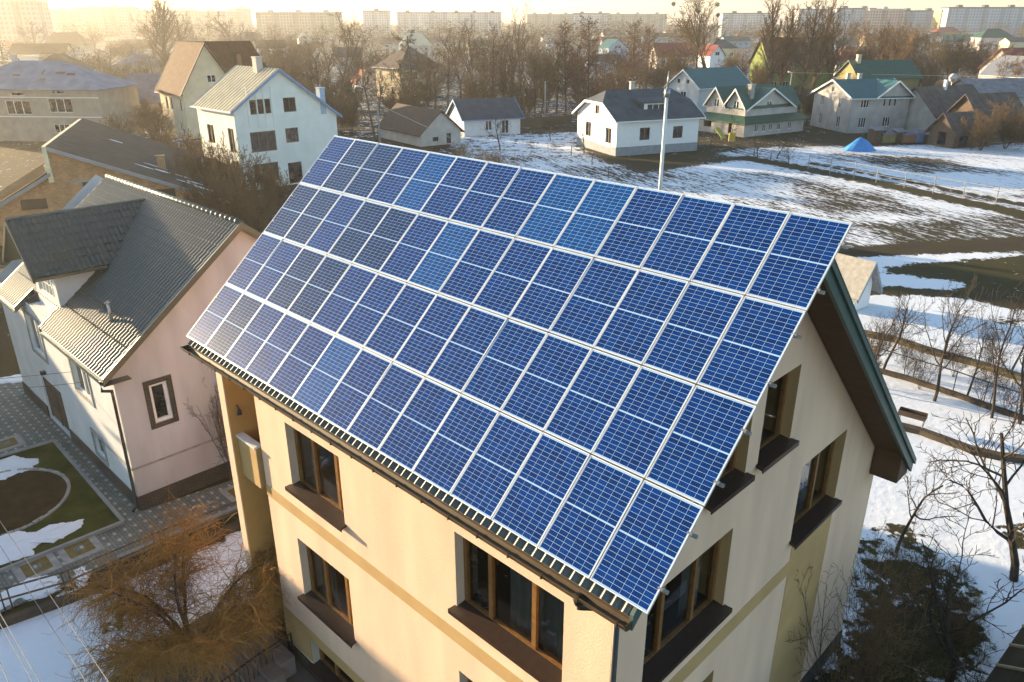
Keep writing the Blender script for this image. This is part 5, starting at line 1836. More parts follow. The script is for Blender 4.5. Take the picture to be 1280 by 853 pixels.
for z in (.25, .85):
    b.beam((d[0] * .2, d[1] * .2, z), (d[0] * .8, d[1] * .8, z), .02, .02)
b.build('gate_frame', M_DARKM, gt_)
gc_ = np.array(at(262, 905))
rl_ = empty('iron_railing', (ga_[0], ga_[1], 0))
tag(rl_, 'black iron railing running from the little gate out of the frame', 'railing')
d = gc_ - ga_
b = MB()
b.beam((0, 0, 1.0), (d[0], d[1], 1.0), .04, .04)
b.beam((0, 0, .15), (d[0], d[1], .15), .03, .03)
for i in range(14):
    t_ = (i + .5) / 14
    b.beam((d[0] * t_, d[1] * t_, .15), (d[0] * t_, d[1] * t_, 1.0), .018, .018)
b.build('bar', M_DARKM, rl_)
# tarpaulin heap, yard clutter, playhouse
tp = at(1074, 188)
b = MB()
rr = random.Random(8)
nr_, ns_ = 5, 14
for i in range(nr_ + 1):
    for j in range(ns_):
        t_ = 2 * math.pi * j / ns_
        r = (1 - i / nr_)
        b.v.append((tp[0] + 2.3 * r * math.cos(t_) * rr.uniform(.9, 1.1), tp[1] + 1.5 * r * math.sin(t_), 1.75 * (1 - r ** 1.6) * rr.uniform(.9, 1.08) if r < 1 else -.02))
for i in range(nr_):
    for j in range(ns_):
        b.f.append((i * ns_ + j, i * ns_ + (j + 1) % ns_, (i + 1) * ns_ + (j + 1) % ns_, (i + 1) * ns_ + j))
        b.m.append(0)
tag(b.build('tarpaulin_heap', M_TARP), 'bright blue tarpaulin over a heap at the field edge', 'tarpaulin')
for px, w_, d_, h_, mt, lab in ((1094, 1.9, 1.6, 1.9, M_TIMBER, 'brown lean-to shed beside the blue tarpaulin'), (1108, 2.6, 1.4, 1.3, M_OLIVE, 'greenish crate pile against the grey gabled house'), (1122, 1.4, 1.2, 1.6, M_TIMBER, 'brown board shed right of the crates'), (1134, 2.6, 1.4, 1.2, M_PINKBR, 'wooden bin with slatted front near the barns'), (1146, 1.2, 1.2, 1.5, M_BLUETRIM, 'blue-grey barrel shed by the old barn')):
    p = at(px, 178)
    e = empty('yard_shed', (p[0], p[1], 0), R(15))
    tag(e, lab, 'yard shed')
    b = MB()
    b.box(-w_ / 2, w_ / 2, -d_ / 2, d_ / 2, 0, h_)
    for i in range(4):
        x = -w_ / 2 + w_ * (i + .5) / 4
        b.box(x - .05, x + .05, -d_ / 2 - .05, -d_ / 2 - .002, .05, h_ - .05)
    b.build('wall', mt, e)
    b = MB()
    b.slab([(-w_ / 2 - .2, -d_ / 2 - .25, h_ + .02), (w_ / 2 + .2, -d_ / 2 - .25, h_ + .02), (w_ / 2 + .2, d_ / 2 + .2, h_ + .4), (-w_ / 2 - .2, d_ / 2 + .2, h_ + .4)], .08)
    b.build('roof', M_ASBEST, e)
p = at(914, 181)
e = empty('play_slide', (p[0], p[1], 0), R(20))
tag(e, 'orange-yellow play panel standing before the twin-gabled house', 'play panel')
b = MB()
b.box(-.55, .55, -.06, .06, .5, 1.75)
b.build('board', M_YSLIDE, e)
for x in (-.5, .5):
    b = MB()
    b.tube([(x, 0, 0), (x, 0, 1.8)], .05, 8)
    b.build('leg', M_TIMBER, e)
p = at(899, 176)
e = empty('play_slide', (p[0], p[1], 0), R(30))
tag(e, 'dull yellow-green slide beside the white bungalow', 'slide')
b = MB()
b.slab([(-.5, -1.0, .5), (.5, -1.0, .5), (.5, .8, 1.9), (-.5, .8, 1.9)], .08)
b.build('chute', mat('dull_yellow_plastic', (.40, .36, .06), .5, .15), e)
b = MB()
for x in (-.45, .45):
    b.tube([(x, .8, 0), (x, .8, 1.9)], .05, 6)
b.build('ladder', M_TIMBER, e)
# satellite dish on the barn roof
p = at(1168, 160)
e = empty('satellite_dish', (p[0] + 3.0, p[1] + 3.0, 6.9))
tag(e, 'white satellite dish above the dark barn roof', 'satellite dish')
b = MB()
b.tube([(0, 0, -.5), (0, 0, .9)], .05, 6)
b.build('mount', M_GALV, e)
b = MB()
b.tube([(0, -.15, 1.1), (0, -.1, 1.1), (0, 0, 1.1)], [.75, .5, .05], 16)
b.build('dish', M_WHITE, e, True)


# ------------------------------------------------------------------ poles and wires
def pole(px, yb, yt, r, mt, label, lean=0, arms=1, lamp=False, name='utility_pole'):
    p = at(px, yb)
    h = height_at(p, yt)
    e = empty(name, (p[0], p[1], 0))
    tag(e, label, 'pole')
    b = MB()
    b.tube([(0, 0, -.2), (lean, 0, h)], [r, r * .7], 8)
    b.build('shaft', mt, e, True)
    for k in range(arms):
        a = MB()
        z = h - .35 - k * .6
        a.beam((lean * z / h - .7, 0, z), (lean * z / h + .7, 0, z), .09, .09)
        for x in (-.6, -.25, .25, .6):
            a.tube([(lean * z / h + x, 0, z + .04), (lean * z / h + x, 0, z + .2)], .04, 6)
        a.build('cross_arm', M_TIMBER, e)
    if lamp:
        a = MB()
        a.tube([(lean, 0, h - .3), (lean - .7, -.5, h + .1)], .04, 6)
        a.tube([(lean - .7, -.5, h + .1), (lean - 1.1, -.8, h + .05)], [.1, .14], 8)
        a.build('lamp_head', M_WHITE, e)
    return p, h


pole(472, 186, 108, .17, M_TIMBER, 'leaning weathered timber pole by the timber shed', lean=-1.3, arms=1, lamp=True)
pole(475.5, 186, 130, .19, M_CONC, 'short concrete pole stub propping the timber pole', arms=0)
pole(681, 152, 102, .17, M_CONC, 'concrete utility pole behind the white outhouse', arms=1)
pole(790, 128, 98, .17, M_TIMBER, 'utility pole with lamp behind the bungalow ridge', arms=1, lamp=True)
pole(984, 138, 90, .17, M_CONC, 'concrete lamp pole before the lime-green house', arms=1, lamp=True)
pole(84, 176, 142, .10, M_TIMBER, 'thin timber post against the beige house', arms=0)


def wire(pts, r, mt, label, sag=.0):
    b = MB()
    for p, q in zip(pts, pts[1:]):
        p, q = Vector(p), Vector(q)
        n_ = 16
        ps = []
        for i in range(n_ + 1):
            t_ = i / n_
            w_ = p.lerp(q, t_)
            ps.append((w_.x, w_.y, w_.z - sag * 4 * t_ * (1 - t_)))
        b.tube(ps, r, 5)
    tag(b.build('power_line', mt, None, True), label, 'power line', 'overhead wires')


for i, (a, c, h) in enumerate((((5.7, 660), (136, 853), 6.9), ((0, 682), (108, 853), 6.6), ((0, 767), (50, 853), 6.9), ((0, 780), (41, 853), 6.7), ((0, 828), (11, 853), 6.6))):
    p, q = np.array(at(*a, h)), np.array(at(*c, h))
    d = (q - p) / np.hypot(*(q - p))
    p, q = p - d * 9, q + d * 5
    wire([(*p, h), (*q, h)],   .007, M_STONE, f'pale overhead wire crossing the snowy corner, {ORD[4 - i]}' if False else f'pale overhead wire crossing the snowy lower corner, {["farthest to the right of the five", "second from the right of the five", "middle one of the five", "second from the left of the five", "leftmost of the five"][i]}')
for a, c, h, lab in (((-30, 476), (312, 437), 4.2, 'thin dark wire strung across the dormer house wall, upper of two'), ((-30, 487), (130, 474), 4.0, 'thin dark wire across the dormer house wall, lower of two')):
    wire([(*at(a[0], a[1], h), h), (*at(c[0], c[1], h), h)], .010, M_DARKM, lab, .1)
p, q = at(475, 132, 5.2), at(590, 185, 1.8)
wire([(*p, 5.2), (*q, 1.8)], .03, M_GALV, 'service wire dropping from the timber pole over the shed roof')
p, q = at(985, 91, 7.0), at(1290, 97, 7.0)
wire([(*p, 7.0), (*q, 7.0)], .03, M_YELLOW, 'yellowish gas pipe line spanning above the teal roofs')

# ------------------------------------------------------------------ trees


def fast_tube(V, F, pts, r0, r1, n):
    b = len(V)
    m = len(pts)
    for i, p in enumerate(pts):
        if i < m - 1:
            d = pts[i + 1] - p
        d = d.normalized()
        a = d.orthogonal()
        a.normalize()
        c = d.cross(a)
        r = r0 + (r1 - r0) * i / (m - 1)
        for k in range(n):
            t = 6.28318 * k / n
            q = p + a * (math.cos(t) * r) + c * (math.sin(t) * r)
            V.append((q.x, q.y, q.z))
    for i in range(m - 1):
        for k in range(n):
            x, y = b + i * n + k, b + i * n + (k + 1) % n
            F.append((x, y, y + n, x + n))


def gen_tree(seed, H, lv, trunk_r, stems=1, spread=0.0, trop=(.0, .08, .10, .08), wob=(.08, .16, .22, .3), seg=(7, 6, 4, 3), sides=(7, 5, 3, 3), twig_r=.012, trunk_levels=2, stem_len=None, curl=0):
    """lv: per level (children, length ratio, angle deg, first child position)"""
    rr = random.Random(seed)
    T, TF, Cv, CF = [], [], [], []

    def rv():
        return Vector((rr.gauss(0, 1), rr.gauss(0, 1), rr.gauss(0, 1)))

    def branch(p, d, L, r, k):
        n = seg[k]
        pts = [p.copy()]
        q = p.copy()
        dd = d.copy()
        for i in range(n):
            dd = dd + rv() * wob[k] * (1 + curl * (k == len(lv))) + Vector((0, 0, trop[k]))
            dd.normalize()
            q = q + dd * (L / n)
            pts.append(q.copy())
        r1 = max(twig_r * .6, r * (.35 if k < len(lv) else .3))
        if k < trunk_levels:
            fast_tube(T, TF, pts, r, r1, sides[k])
        else:
            fast_tube(Cv, CF, pts, max(r, twig_r), r1, sides[k])
        if k < len(lv):
            nc, ratio, ang, st = lv[k]
            nc = max(1, int(round(nc * (1 if k == 0 else min(1.3, .4 + .6 * L / lens[k])))))
            ph = rr.uniform(0, 6.28)
            for j in range(nc):
                t = st + (1 - st) * (j + rr.uniform(.1, .9)) / nc
                x = t * n
                i = min(n - 1, int(x))
                b = pts[i].lerp(pts[i + 1], x - i)
                ax = (pts[i + 1] - pts[i]).normalized()
                o = ax.orthogonal().normalized()
                ph += 2.4 + rr.uniform(-.5, .5)
                o = Matrix.Rotation(ph, 3, ax) @ o
                a = R(ang * rr.uniform(.7, 1.25))
                cd = ax * math.cos(a) + o * math.sin(a)
                rl = r + (r1 - r) * t
                branch(b, cd, L * ratio * (1.15 - .55 * t) * rr.uniform(.7, 1.2), max(twig_r, rl * .55), k + 1)
    lens = [stem_len or H * .9]
    for nc, ratio, a, s in lv:
        lens.append(lens[-1] * ratio * .85)
    for s in range(stems):
        a = rr.uniform(0, 6.28)
        tilt = spread * rr.uniform(.4, 1.1) if stems > 1 else spread * rr.uniform(0, 1)
        d = Vector((math.cos(a) * math.sin(tilt), math.sin(a) * math.sin(tilt), math.cos(tilt)))
        branch(Vector((math.cos(a) * .1 * (stems > 1), math.sin(a) * .1 * (stems > 1), -.1)), d, (stem_len or H * .9) * rr.uniform(.85, 1.1), trunk_r * (1 if stems == 1 else .6), 0)

    def me(n, V, F):
        m = bpy.data.meshes.new(n)
        m.from_pydata(V, [], F)
        m.update()
        return m
    mz = max([v[2] for v in Cv] + [v[2] for v in T])
    xs = np.array([(v[0], v[1]) for v in Cv]) if Cv else np.zeros((1, 2))
    w = float(np.percentile(np.hypot(xs[:, 0], xs[:, 1]), 96)) * 2
    return me('trunk', T, TF), me('crown', Cv, CF), mz, w


def gen_spruce(seed, H, W_, dense=1.0, drop=.25):
    rr = random.Random(seed)
    T, TF, V, F = [], [], [], []
    fast_tube(T, TF, [Vector((0, 0, -.1)), Vector((0, 0, H * .5)), Vector((0, 0, H))], .16 * H / 8, .02, 7)
    z = H * .08
    while z < H * .985:
        f = 1 - z / H
        L = W_ / 2 * (f ** .85) * rr.uniform(.8, 1.15)
        n = int(5 + 7 * f * dense)
        a0 = rr.uniform(0, 6)
        for i in range(n):
            a = a0 + 6.283 * i / n + rr.uniform(-.2, .2)
            l = L * rr.uniform(.7, 1.15)
            d = Vector((math.cos(a), math.sin(a), -drop * rr.uniform(.4, 1.4)))
            sd = Vector((-math.sin(a), math.cos(a), 0))
            p = Vector((0, 0, z))
            m = max(3, int(l / (.05 * H) * 2))
            for j in range(m * 2):
                t = rr.uniform(.12, 1)
                q = p + d * (l * t) + Vector((0, 0, l * .12 * t * t))
                s = sd * (1 if j % 2 else -1)
                e = q + d * (l * .14) + s * (l * .26 * (1.1 - t * .7)) + Vector((0, 0, -.06 * l * rr.uniform(0, 2)))
                w = d * (l * .07)
                b = len(V)
                V += [tuple(q - w), tuple(q + w), tuple(e)]
                F.append((b, b + 1, b + 2))
        z += H * .033 * rr.uniform(.8, 1.2)

    def me(nm, v, f):
        m = bpy.data.meshes.new(nm)
        m.from_pydata(v, [], f)
        m.update()
        return m
    return me('trunk', T, TF), me('crown', V, F), H, W_


TPL = {}


def template(key, data, bark, crown, extra=()):
    data[0].materials.append(bark)
    data[1].materials.append(crown)
    TPL[key] = (data[0], data[1], data[2], data[3])


BR = [(10, .55, 52, .25), (9, .50, 45, .22), (8, .45, 42, .15)]
for i in range(3):
    template(f'broad{i}', gen_tree(20 + i, 12, BR, .26, twig_r=.030, trop=(.02, .10, .08, .05)), M_BARK, M_TWIG)
for i in range(2):
    template(f'fork{i}', gen_tree(40 + i, 14, [(7, .70, 34, .22), (8, .45, 45, .3), (7, .42, 42, .2)], .30, stems=2, spread=.28, twig_r=.030, trop=(.05, .12, .08, .05)), M_BARK, M_TWIG)
for i in range(2):
    template(f'poplar{i}', gen_tree(60 + i, 18, [(26, .30, 34, .15), (9, .42, 36, .15), (7, .45, 38, .15)], .30, twig_r=.028, trop=(.05, .20, .16, .10), wob=(.03, .10, .16, .22)), M_BARK, M_TWIG)
for i in range(2):
    template(f'larch{i}', gen_tree(80 + i, 18, [(46, .22, 80, .16), (10, .40, 55, .12), (7, .45, 45, .12)], .26, twig_r=.032, trop=(.06, .06, .04, .03), wob=(.03, .12, .2, .25)), M_BARK, M_TWIGR)
for i in range(3):
    template(f'thicket{i}', gen_tree(100 + i, 6, [(9, .55, 40, .10), (9, .48, 42, .15), (7, .45, 42, .12)], .09, stems=7, spread=.55, twig_r=.024, trop=(.04, .10, .08, .06)), M_BARK, M_TWIG)
template('golden0', gen_tree(120, 8, [(12, .5, 45, .15), (10, .48, 40, .2), (8, .45, 40, .15)], .12, stems=5, spread=.55, twig_r=.022, trop=(.03, .04, .0, -.04)), M_BARK, M_TWIGG)
template('shrub0', gen_tree(140, 3.5, [(7, .5, 35, .1), (6, .5, 38, .15), (4, .5, 40, .2)], .035, stems=9, spread=.55, twig_r=.007, trop=(.05, .08, .06, .05)), M_BARK, M_TWIG)
template('shrub2', gen_tree(143, 3.5, [(8, .5, 38, .1), (7, .5, 40, .12), (5, .5, 42, .15)], .03, stems=8, spread=.6, twig_r=.007, trop=(.05, .07, .05, .04)), M_BARKD, M_TWIGD)
template('shrub1', gen_tree(141, 3.5, [(7, .5, 35, .1), (6, .5, 38, .15), (4, .5, 40, .2)], .035, stems=11, spread=.75, twig_r=.007, trop=(.05, .06, .04, .03)), M_BARK, M_TWIGG)
for i in range(3):
    template(f'orchard{i}', gen_tree(160 + i, 4.5, [(8, .66, 52, .28), (8, .5, 48, .2), (6, .45, 45, .2)], .10, twig_r=.009, trop=(.02, .10, .06, .06), wob=(.14, .22, .25, .3), spread=.12), M_BARKD, M_TWIGD)
template('pollard0', gen_tree(180, 9, [(9, .5, 42, .45), (8, .35, 50, .5), (7, .4, 45, .2)], .30, stems=2, spread=.3, twig_r=.02, trop=(.03, .10, .10, .1), wob=(.15, .2, .25, .3)), M_BARK, M_TWIGD)
template('sapling0', gen_tree(190, 4.0, [(9, .42, 50, .2), (4, .45, 45, .2)], .035, twig_r=.007, trop=(.08, .10, .06, .05), sides=(6, 4, 3, 3), trunk_levels=1), M_BARK, M_TWIGD)
template('spruce0', gen_spruce(200, 10, 5.2), M_BARK, M_NEEDLE)
template('pine0', gen_tree(210, 13, [(16, .24, 78, .35), (9, .42, 50, .2), (9, .4, 50, .15)], .22, twig_r=.035, trop=(.05, .03, .02, .03), wob=(.05, .15, .22, .3)), M_BARK, M_PINEN)


def plant(key, px, yb, yt, wpx=None, rot=None, name='bare_tree', label=None, cat='tree', group=None, sink=0.0):
    tm, cm, mz, w = TPL[key]
    p = at(px, yb)
    h = max(.8, height_at(p, yt))
    sz = h / mz
    sx = sz
    if wpx:
        sc = math.hypot(p[1], CH) / FPX
        sx = max(.45 * sz, min(2.0 * sz, wpx * sc / w))
    e = empty(name, (p[0], p[1], -sink), rot if rot is not None else (px * 1.7 + yb * .9) % 6.28)
    e.scale = (sx, sx, sz)
    if label:
        tag(e, label, cat, group)
    for nm, me in (('trunk', tm), ('crown', cm)):
        o = bpy.data.objects.new(nm, me)
        COL.objects.link(o)
        o.parent = e
    return e


def zone(phrase, cat, name, group, items):
    """items (template, px, base row, top row, width px); labelled from left to right"""
    items = sorted(items, key=lambda q: q[1])
    n_ = len(items)
    for i, it in enumerate(items):
        o_ = ORD[i] if i < n_ - 1 or n_ < 3 else 'rightmost'
        tall = 7 if group in ('tree belt behind the sheds', 'back row of the tree belt', 'thicket below the tower blocks', 'scrub belt behind the metal-roofed house', 'back row of the scrub belt') else 0
        plant(it[0], it[1], it[2], it[3] - tall, it[4] if len(it) > 4 else None, name=name, label=f'{phrase}, {o_}', cat=cat, group=group)


zone('bare tree in the hazy glow beyond the beige house', 'tree', 'bare_tree', 'trees in the left haze',
     [('fork0', 190, 92, -14, 66), ('poplar0', 207, 92, -10, 50), ('broad1', 228, 84, 8, 52), ('broad2', 295, 74, 12, 52), ('broad0', 47, 76, 23, 42), ('broad2', 140, 90, 52, 46), ('broad0', 172, 96, 48, 48), ('broad1', 118, 66, 38, 30), ('broad0', 262, 62, 22, 36), ('broad1', 340, 58, 26, 30), ('broad2', 322, 66, 30, 30)])
zone('hazy brown tree among the far left roofs', 'tree', 'bare_tree', 'trees among the far left roofs', [('thicket0', 30, 82, 56, 44), ('thicket1', 62, 94, 62, 40), ('broad1', 100, 92, 54, 44), ('thicket2', 112, 98, 66, 44), ('broad0', 128, 104, 60, 46), ('thicket0', 146, 112, 72, 46), ('broad2', 158, 92, 54, 44), ('thicket1', 180, 112, 74, 46), ('broad1', 196, 104, 62, 44), ('thicket2', 212, 96, 60, 40), ('broad0', 250, 74, 36, 40), ('thicket0', 276, 72, 44, 36), ('broad2', 310, 76, 36, 36), ('thicket1', 333, 84, 50, 36)])
zone('low hazy thicket on the far left plots', 'shrub', 'bare_shrub', 'thickets on the far left plots', [('thicket2', -10, 72, 50, 40), ('thicket0', 20, 66, 46, 40), ('thicket1', 66, 60, 42, 40), ('thicket2', 108, 62, 44, 44), ('thicket0', 152, 70, 48, 44), ('thicket1', 178, 66, 46, 40), ('thicket2', 240, 66, 46, 40), ('thicket0', 282, 60, 40, 36), ('thicket1', 318, 58, 40, 36), ('thicket2', 356, 62, 40, 40), ('thicket0', 384, 72, 46, 40)])
plant('spruce0', 10, 98, 25, 34, name='spruce_tree', label='dark spruce in the haze at the left edge above the blue roof', cat='tree')
zone('brown bush between the beige and metal-roofed houses', 'shrub', 'bare_shrub', 'thickets left of the metal-roofed house',
     [('thicket0', 146, 150, 110, 44), ('thicket1', 176, 166, 118, 50), ('thicket2', 138, 205, 150, 44), ('thicket0', 160, 222, 168, 50), ('thicket1', 196, 232, 175, 54), ('thicket2', 224, 240, 178, 50), ('thicket1', 205, 196, 142, 50), ('thicket0', 232, 210, 160, 50), ('thicket2', 190, 172, 125, 48), ('thicket0', 215, 262, 205, 50), ('thicket1', 178, 250, 196, 50), ('thicket2', 150, 182, 140, 44)])
zone('tall thin bare bush in front of the metal-roofed house', 'shrub', 'bare_shrub', 'bushes before the metal-roofed house',
     [('thicket0', 258, 262, 160, 56), ('thicket1', 285, 272, 165, 58), ('thicket2', 312, 278, 180, 56), ('thicket0', 338, 276, 196, 46), ('thicket1', 300, 296, 215, 60), ('thicket2', 268, 292, 210, 60), ('thicket0', 244, 275, 196, 50), ('thicket1', 322, 300, 232, 50), ('thicket2', 345, 262, 205, 40)])
zone('scrub tree between the brown shingle roof and half-built house', 'tree', 'bare_tree', 'scrub belt behind the metal-roofed house',
     [('thicket0', 350, 132, 72, 50), ('thicket1', 366, 122, 60, 46), ('thicket2', 384, 136, 74, 50), ('broad0', 400, 130, 66, 52), ('thicket0', 412, 148, 92, 50), ('thicket1', 440, 142, 88, 48), ('thicket2', 388, 158, 104, 50), ('broad1', 452, 126, 74, 44), ('thicket0', 424, 166, 118, 50), ('thicket1', 348, 106, 58, 36), ('thicket2', 440, 168, 124, 40), ('broad2', 410, 112, 56, 44), ('thicket1', 372, 148, 96, 50)])
plant('fork1', 427, 132, 6, 92, name='bare_tree', label='broad spreading bare tree rising above the long brown-grey block', cat='tree', group='large bare trees')
zone('dark crooked pollard beside the leaning timber pole', 'tree', 'bare_tree', 'pollards by the timber pole',
     [('pollard0', 458, 150, 98, 44), ('pollard0', 486, 152, 100, 50), ('pollard0', 502, 148, 96, 36)])
zone('bare tree before the half-built house', 'tree', 'bare_tree', 'trees around the half-built house', [('broad1', 474, 140, 84, 44), ('broad2', 508, 138, 72, 50), ('thicket0', 528, 136, 88, 50), ('thicket1', 492, 146, 104, 44), ('broad0', 538, 126, 58, 46), ('thicket2', 515, 148, 104, 46)])
zone('misty bare tree at the back of the middle belt', 'tree', 'bare_tree', 'back row of the tree belt', [('broad0', 560, 112, 52, 44), ('broad2', 585, 108, 48, 44), ('thicket1', 607, 112, 60, 44), ('broad1', 628, 110, 46, 46), ('broad0', 650, 114, 50, 44), ('thicket2', 672, 112, 58, 44), ('broad2', 692, 108, 46, 46), ('thicket0', 718, 114, 62, 44), ('broad1', 745, 108, 56, 40), ('thicket2', 778, 106, 62, 44), ('broad0', 812, 104, 56, 44), ('thicket1', 848, 104, 66, 44)])
zone('misty bare tree beyond the scrub behind the metal-roofed house', 'tree', 'bare_tree', 'back row of the scrub belt', [('broad1', 352, 90, 44, 40), ('thicket0', 376, 96, 52, 44), ('broad2', 396, 92, 46, 40), ('thicket1', 446, 104, 62, 44), ('broad0', 464, 98, 56, 40), ('thicket2', 484, 100, 64, 40), ('broad1', 410, 84, 42, 36)])
plant('pine0', 517, 142, 36, 44, name='pine_tree', label='slender pine with flat brown tufts left of the tree belt', cat='tree')
zone('bare tree in the belt between pine and larches', 'tree', 'bare_tree', 'tree belt behind the sheds',
     [('broad0', 545, 142, 82, 46), ('broad1', 560, 140, 66, 44), ('broad2', 577, 134, 40, 50), ('fork0', 600, 144, 25, 62), ('broad0', 616, 138, 32, 52), ('thicket1', 632, 142, 66, 46), ('broad1', 640, 136, 44, 46), ('fork1', 652, 144, 3, 58), ('broad2', 668, 142, 54, 50), ('thicket0', 684, 140, 64, 46), ('broad0', 696, 142, 66, 48), ('thicket2', 590, 146, 90, 44), ('thicket1', 612, 148, 92, 40), ('thicket0', 658, 148, 92, 44), ('broad2', 535, 132, 62, 40), ('broad1', 676, 150, 84, 44)])
zone('reddish-brown conical bare larch behind the bungalow', 'tree', 'larch_tree', 'larch-like trees',
     [('larch0', 707, 142, 22, 34), ('larch1', 735, 142, 17, 40), ('larch1', 721, 148, 50, 34), ('larch0', 789, 124, 21, 34), ('larch1', 807, 122, 30, 30), ('larch0', 752, 130, 60, 26)])
plant('spruce0', 762, 122, 78, 18, name='spruce_tree', label='small dark-green spruce among the larches behind the bungalow', cat='tree')
plant('golden0', 829, 116, 56, 30, name='bare_tree', label='golden twiggy young tree left of the great bare tree', cat='tree')
zone('bare scrub tree behind the bungalow roof', 'tree', 'bare_tree', 'scrub behind the bungalow', [('thicket0', 772, 128, 76, 44), ('broad1', 796, 126, 72, 36), ('thicket2', 822, 118, 74, 36), ('thicket1', 744, 138, 90, 36)])
plant('fork0', 889, 118, -20, 108, rot=.6, name='bare_tree', label='great forked bare tree with dark mistletoe clumps behind the teal roof', cat='tree', group='large bare trees')
plant('broad0', 868, 114, -8, 70, rot=2.0, name='bare_tree', label='large bare tree just left of the great forked tree', cat='tree', group='large bare trees')
zone('tall bare poplar in front of the lime-green house', 'tree', 'poplar_tree', 'poplars by the lime-green house',
     [('poplar0', 961, 122, -16, 40), ('poplar1', 972, 122, -4, 36), ('poplar1', 1003, 124, -14, 42), ('poplar0', 1014, 122, -8, 40), ('poplar0', 988, 112, 8, 30), ('poplar1', 1038, 112, 10, 36), ('poplar0', 945, 106, 26, 30)])
zone('brown bare tree between the teal roof and the poplars', 'tree', 'bare_tree', 'trees between the great tree and the poplars', [('broad1', 930, 106, 58, 44), ('thicket0', 915, 110, 68, 40), ('thicket2', 948, 118, 76, 36), ('broad2', 905, 104, 62, 36)])
zone('bare brown tree in the thicket below the tower blocks', 'tree', 'bare_tree', 'thicket below the tower blocks',
     [('broad0', 1048, 100, 18, 40), ('broad1', 1062, 98, 28, 40), ('thicket1', 1086, 100, 33, 46), ('thicket0', 1104, 102, 30, 46), ('thicket2', 1122, 104, 30, 46), ('broad2', 1140, 102, 34, 44), ('thicket0', 1185, 104, 44, 42), ('thicket1', 1202, 96, 48, 44), ('thicket2', 1224, 104, 56, 44), ('thicket0', 1246, 114, 62, 46), ('thicket1', 1264, 128, 72, 44), ('broad1', 1290, 110, 60, 40), ('thicket2', 1075, 112, 60, 40), ('thicket1', 1132, 118, 72, 40), ('thicket0', 1155, 116, 70, 40)])
plant('golden0', 1166, 106, 36, 50, name='bare_tree', label='dense golden willow-like tree right of centre in the thicket', cat='tree')
zone('dark bush between the twin-gabled and grey houses', 'shrub', 'bare_shrub', 'dark bushes by the grey gabled house', [('pollard0', 1000, 152, 92, 34), ('thicket2', 1008, 154, 102, 26), ('thicket1', 992, 148, 104, 24)])
zone('brown brushwood in front of the barns', 'shrub', 'bare_shrub', 'brushwood by the barns', [('thicket0', 1200, 176, 126, 50), ('thicket1', 1226, 188, 132, 54), ('thicket2', 1256, 186, 122, 58), ('thicket0', 1285, 190, 128, 50), ('thicket1', 1165, 140, 96, 44), ('thicket2', 1145, 134, 92, 38)])
zone('small bare fruit tree near the white bungalow', 'tree', 'fruit_tree', 'fruit trees by the bungalow', [('orchard0', 730, 192, 136, 34), ('orchard1', 688, 176, 148, 30), ('orchard2', 625, 188, 140, 40), ('orchard0', 946, 203, 168, 34), ('orchard1', 971, 198, 172, 36), ('orchard2', 986, 206, 180, 30), ('orchard0', 912, 178, 130, 24)])
zone('dry golden bush behind the panel ridge', 'shrub', 'dry_bush', 'dry bushes behind the ridge', [('shrub1', 582, 208, 178, 42), ('shrub1', 603, 214, 184, 44), ('shrub0', 622, 216, 182, 30), ('shrub1', 636, 216, 198, 30), ('shrub0', 570, 200, 174, 30)])
zone('bare fruit tree by the garden mesh fence', 'tree', 'fruit_tree', 'garden fruit trees',
     [('orchard0', 1086, 486, 366, 84), ('orchard1', 1104, 462, 352, 80), ('orchard2', 1168, 501, 352, 86), ('orchard0', 1208, 497, 368, 70), ('orchard1', 1240, 522, 352, 84), ('orchard2', 1275, 530, 374, 90), ('orchard0', 1180, 448, 336, 66), ('orchard1', 1262, 470, 356, 66)])
zone('thin dark brushwood along the garden fence', 'shrub', 'bare_shrub', 'brushwood along the garden fence', [('shrub2', 1092, 452, 396, 50), ('shrub2', 1132, 470, 410, 46), ('shrub2', 1150, 486, 428, 44), ('shrub2', 1192, 470, 410, 50), ('shrub2', 1226, 500, 440, 50), ('shrub2', 1256, 516, 446, 50), ('shrub2', 1110, 432, 384, 44), ('shrub2', 1236, 462, 400, 50)])
plant('orchard1', 1268, 724, 505, 230, rot=4.2, name='fruit_tree', label='wide dark apple tree at the right edge of the near garden', cat='tree')
plant('orchard2', 1192, 868, 664, 205, rot=2.2, name='fruit_tree', label='low spreading apple tree above the brown shed corner', cat='tree')
plant('orchard0', 1120, 690, 548, 110, rot=3.0, name='fruit_tree', label='thin bare tree half hidden by the rear corner of the cream house', cat='tree')
plant('sapling0', 1137, 688, 620, 34, name='sapling', label='single thin sapling at the edge of the dark grass', cat='sapling')
plant('shrub0', 1046, 905, 660, 110, rot=.4, name='bare_shrub', label='spindly bare shrub before the gable foot of the cream house', cat='shrub')
plant('sapling0', 1020, 880, 700, 60, name='sapling', label='bare sapling touching the ochre stripe of the gable', cat='sapling')
plant('shrub0', 1190, 800, 740, 60, name='bare_shrub', label='small low bush under the apple tree', cat='shrub')
plant('shrub0', 297, 602, 440, 78, rot=2.6, name='bare_shrub', label='dark leafless climber against the pink wall of the dormer house', cat='shrub')
plant('thicket1', 1085, 480, 420, 34, name='bare_shrub', label='dark bush by the fence just behind the grey-green barge board', cat='shrub')
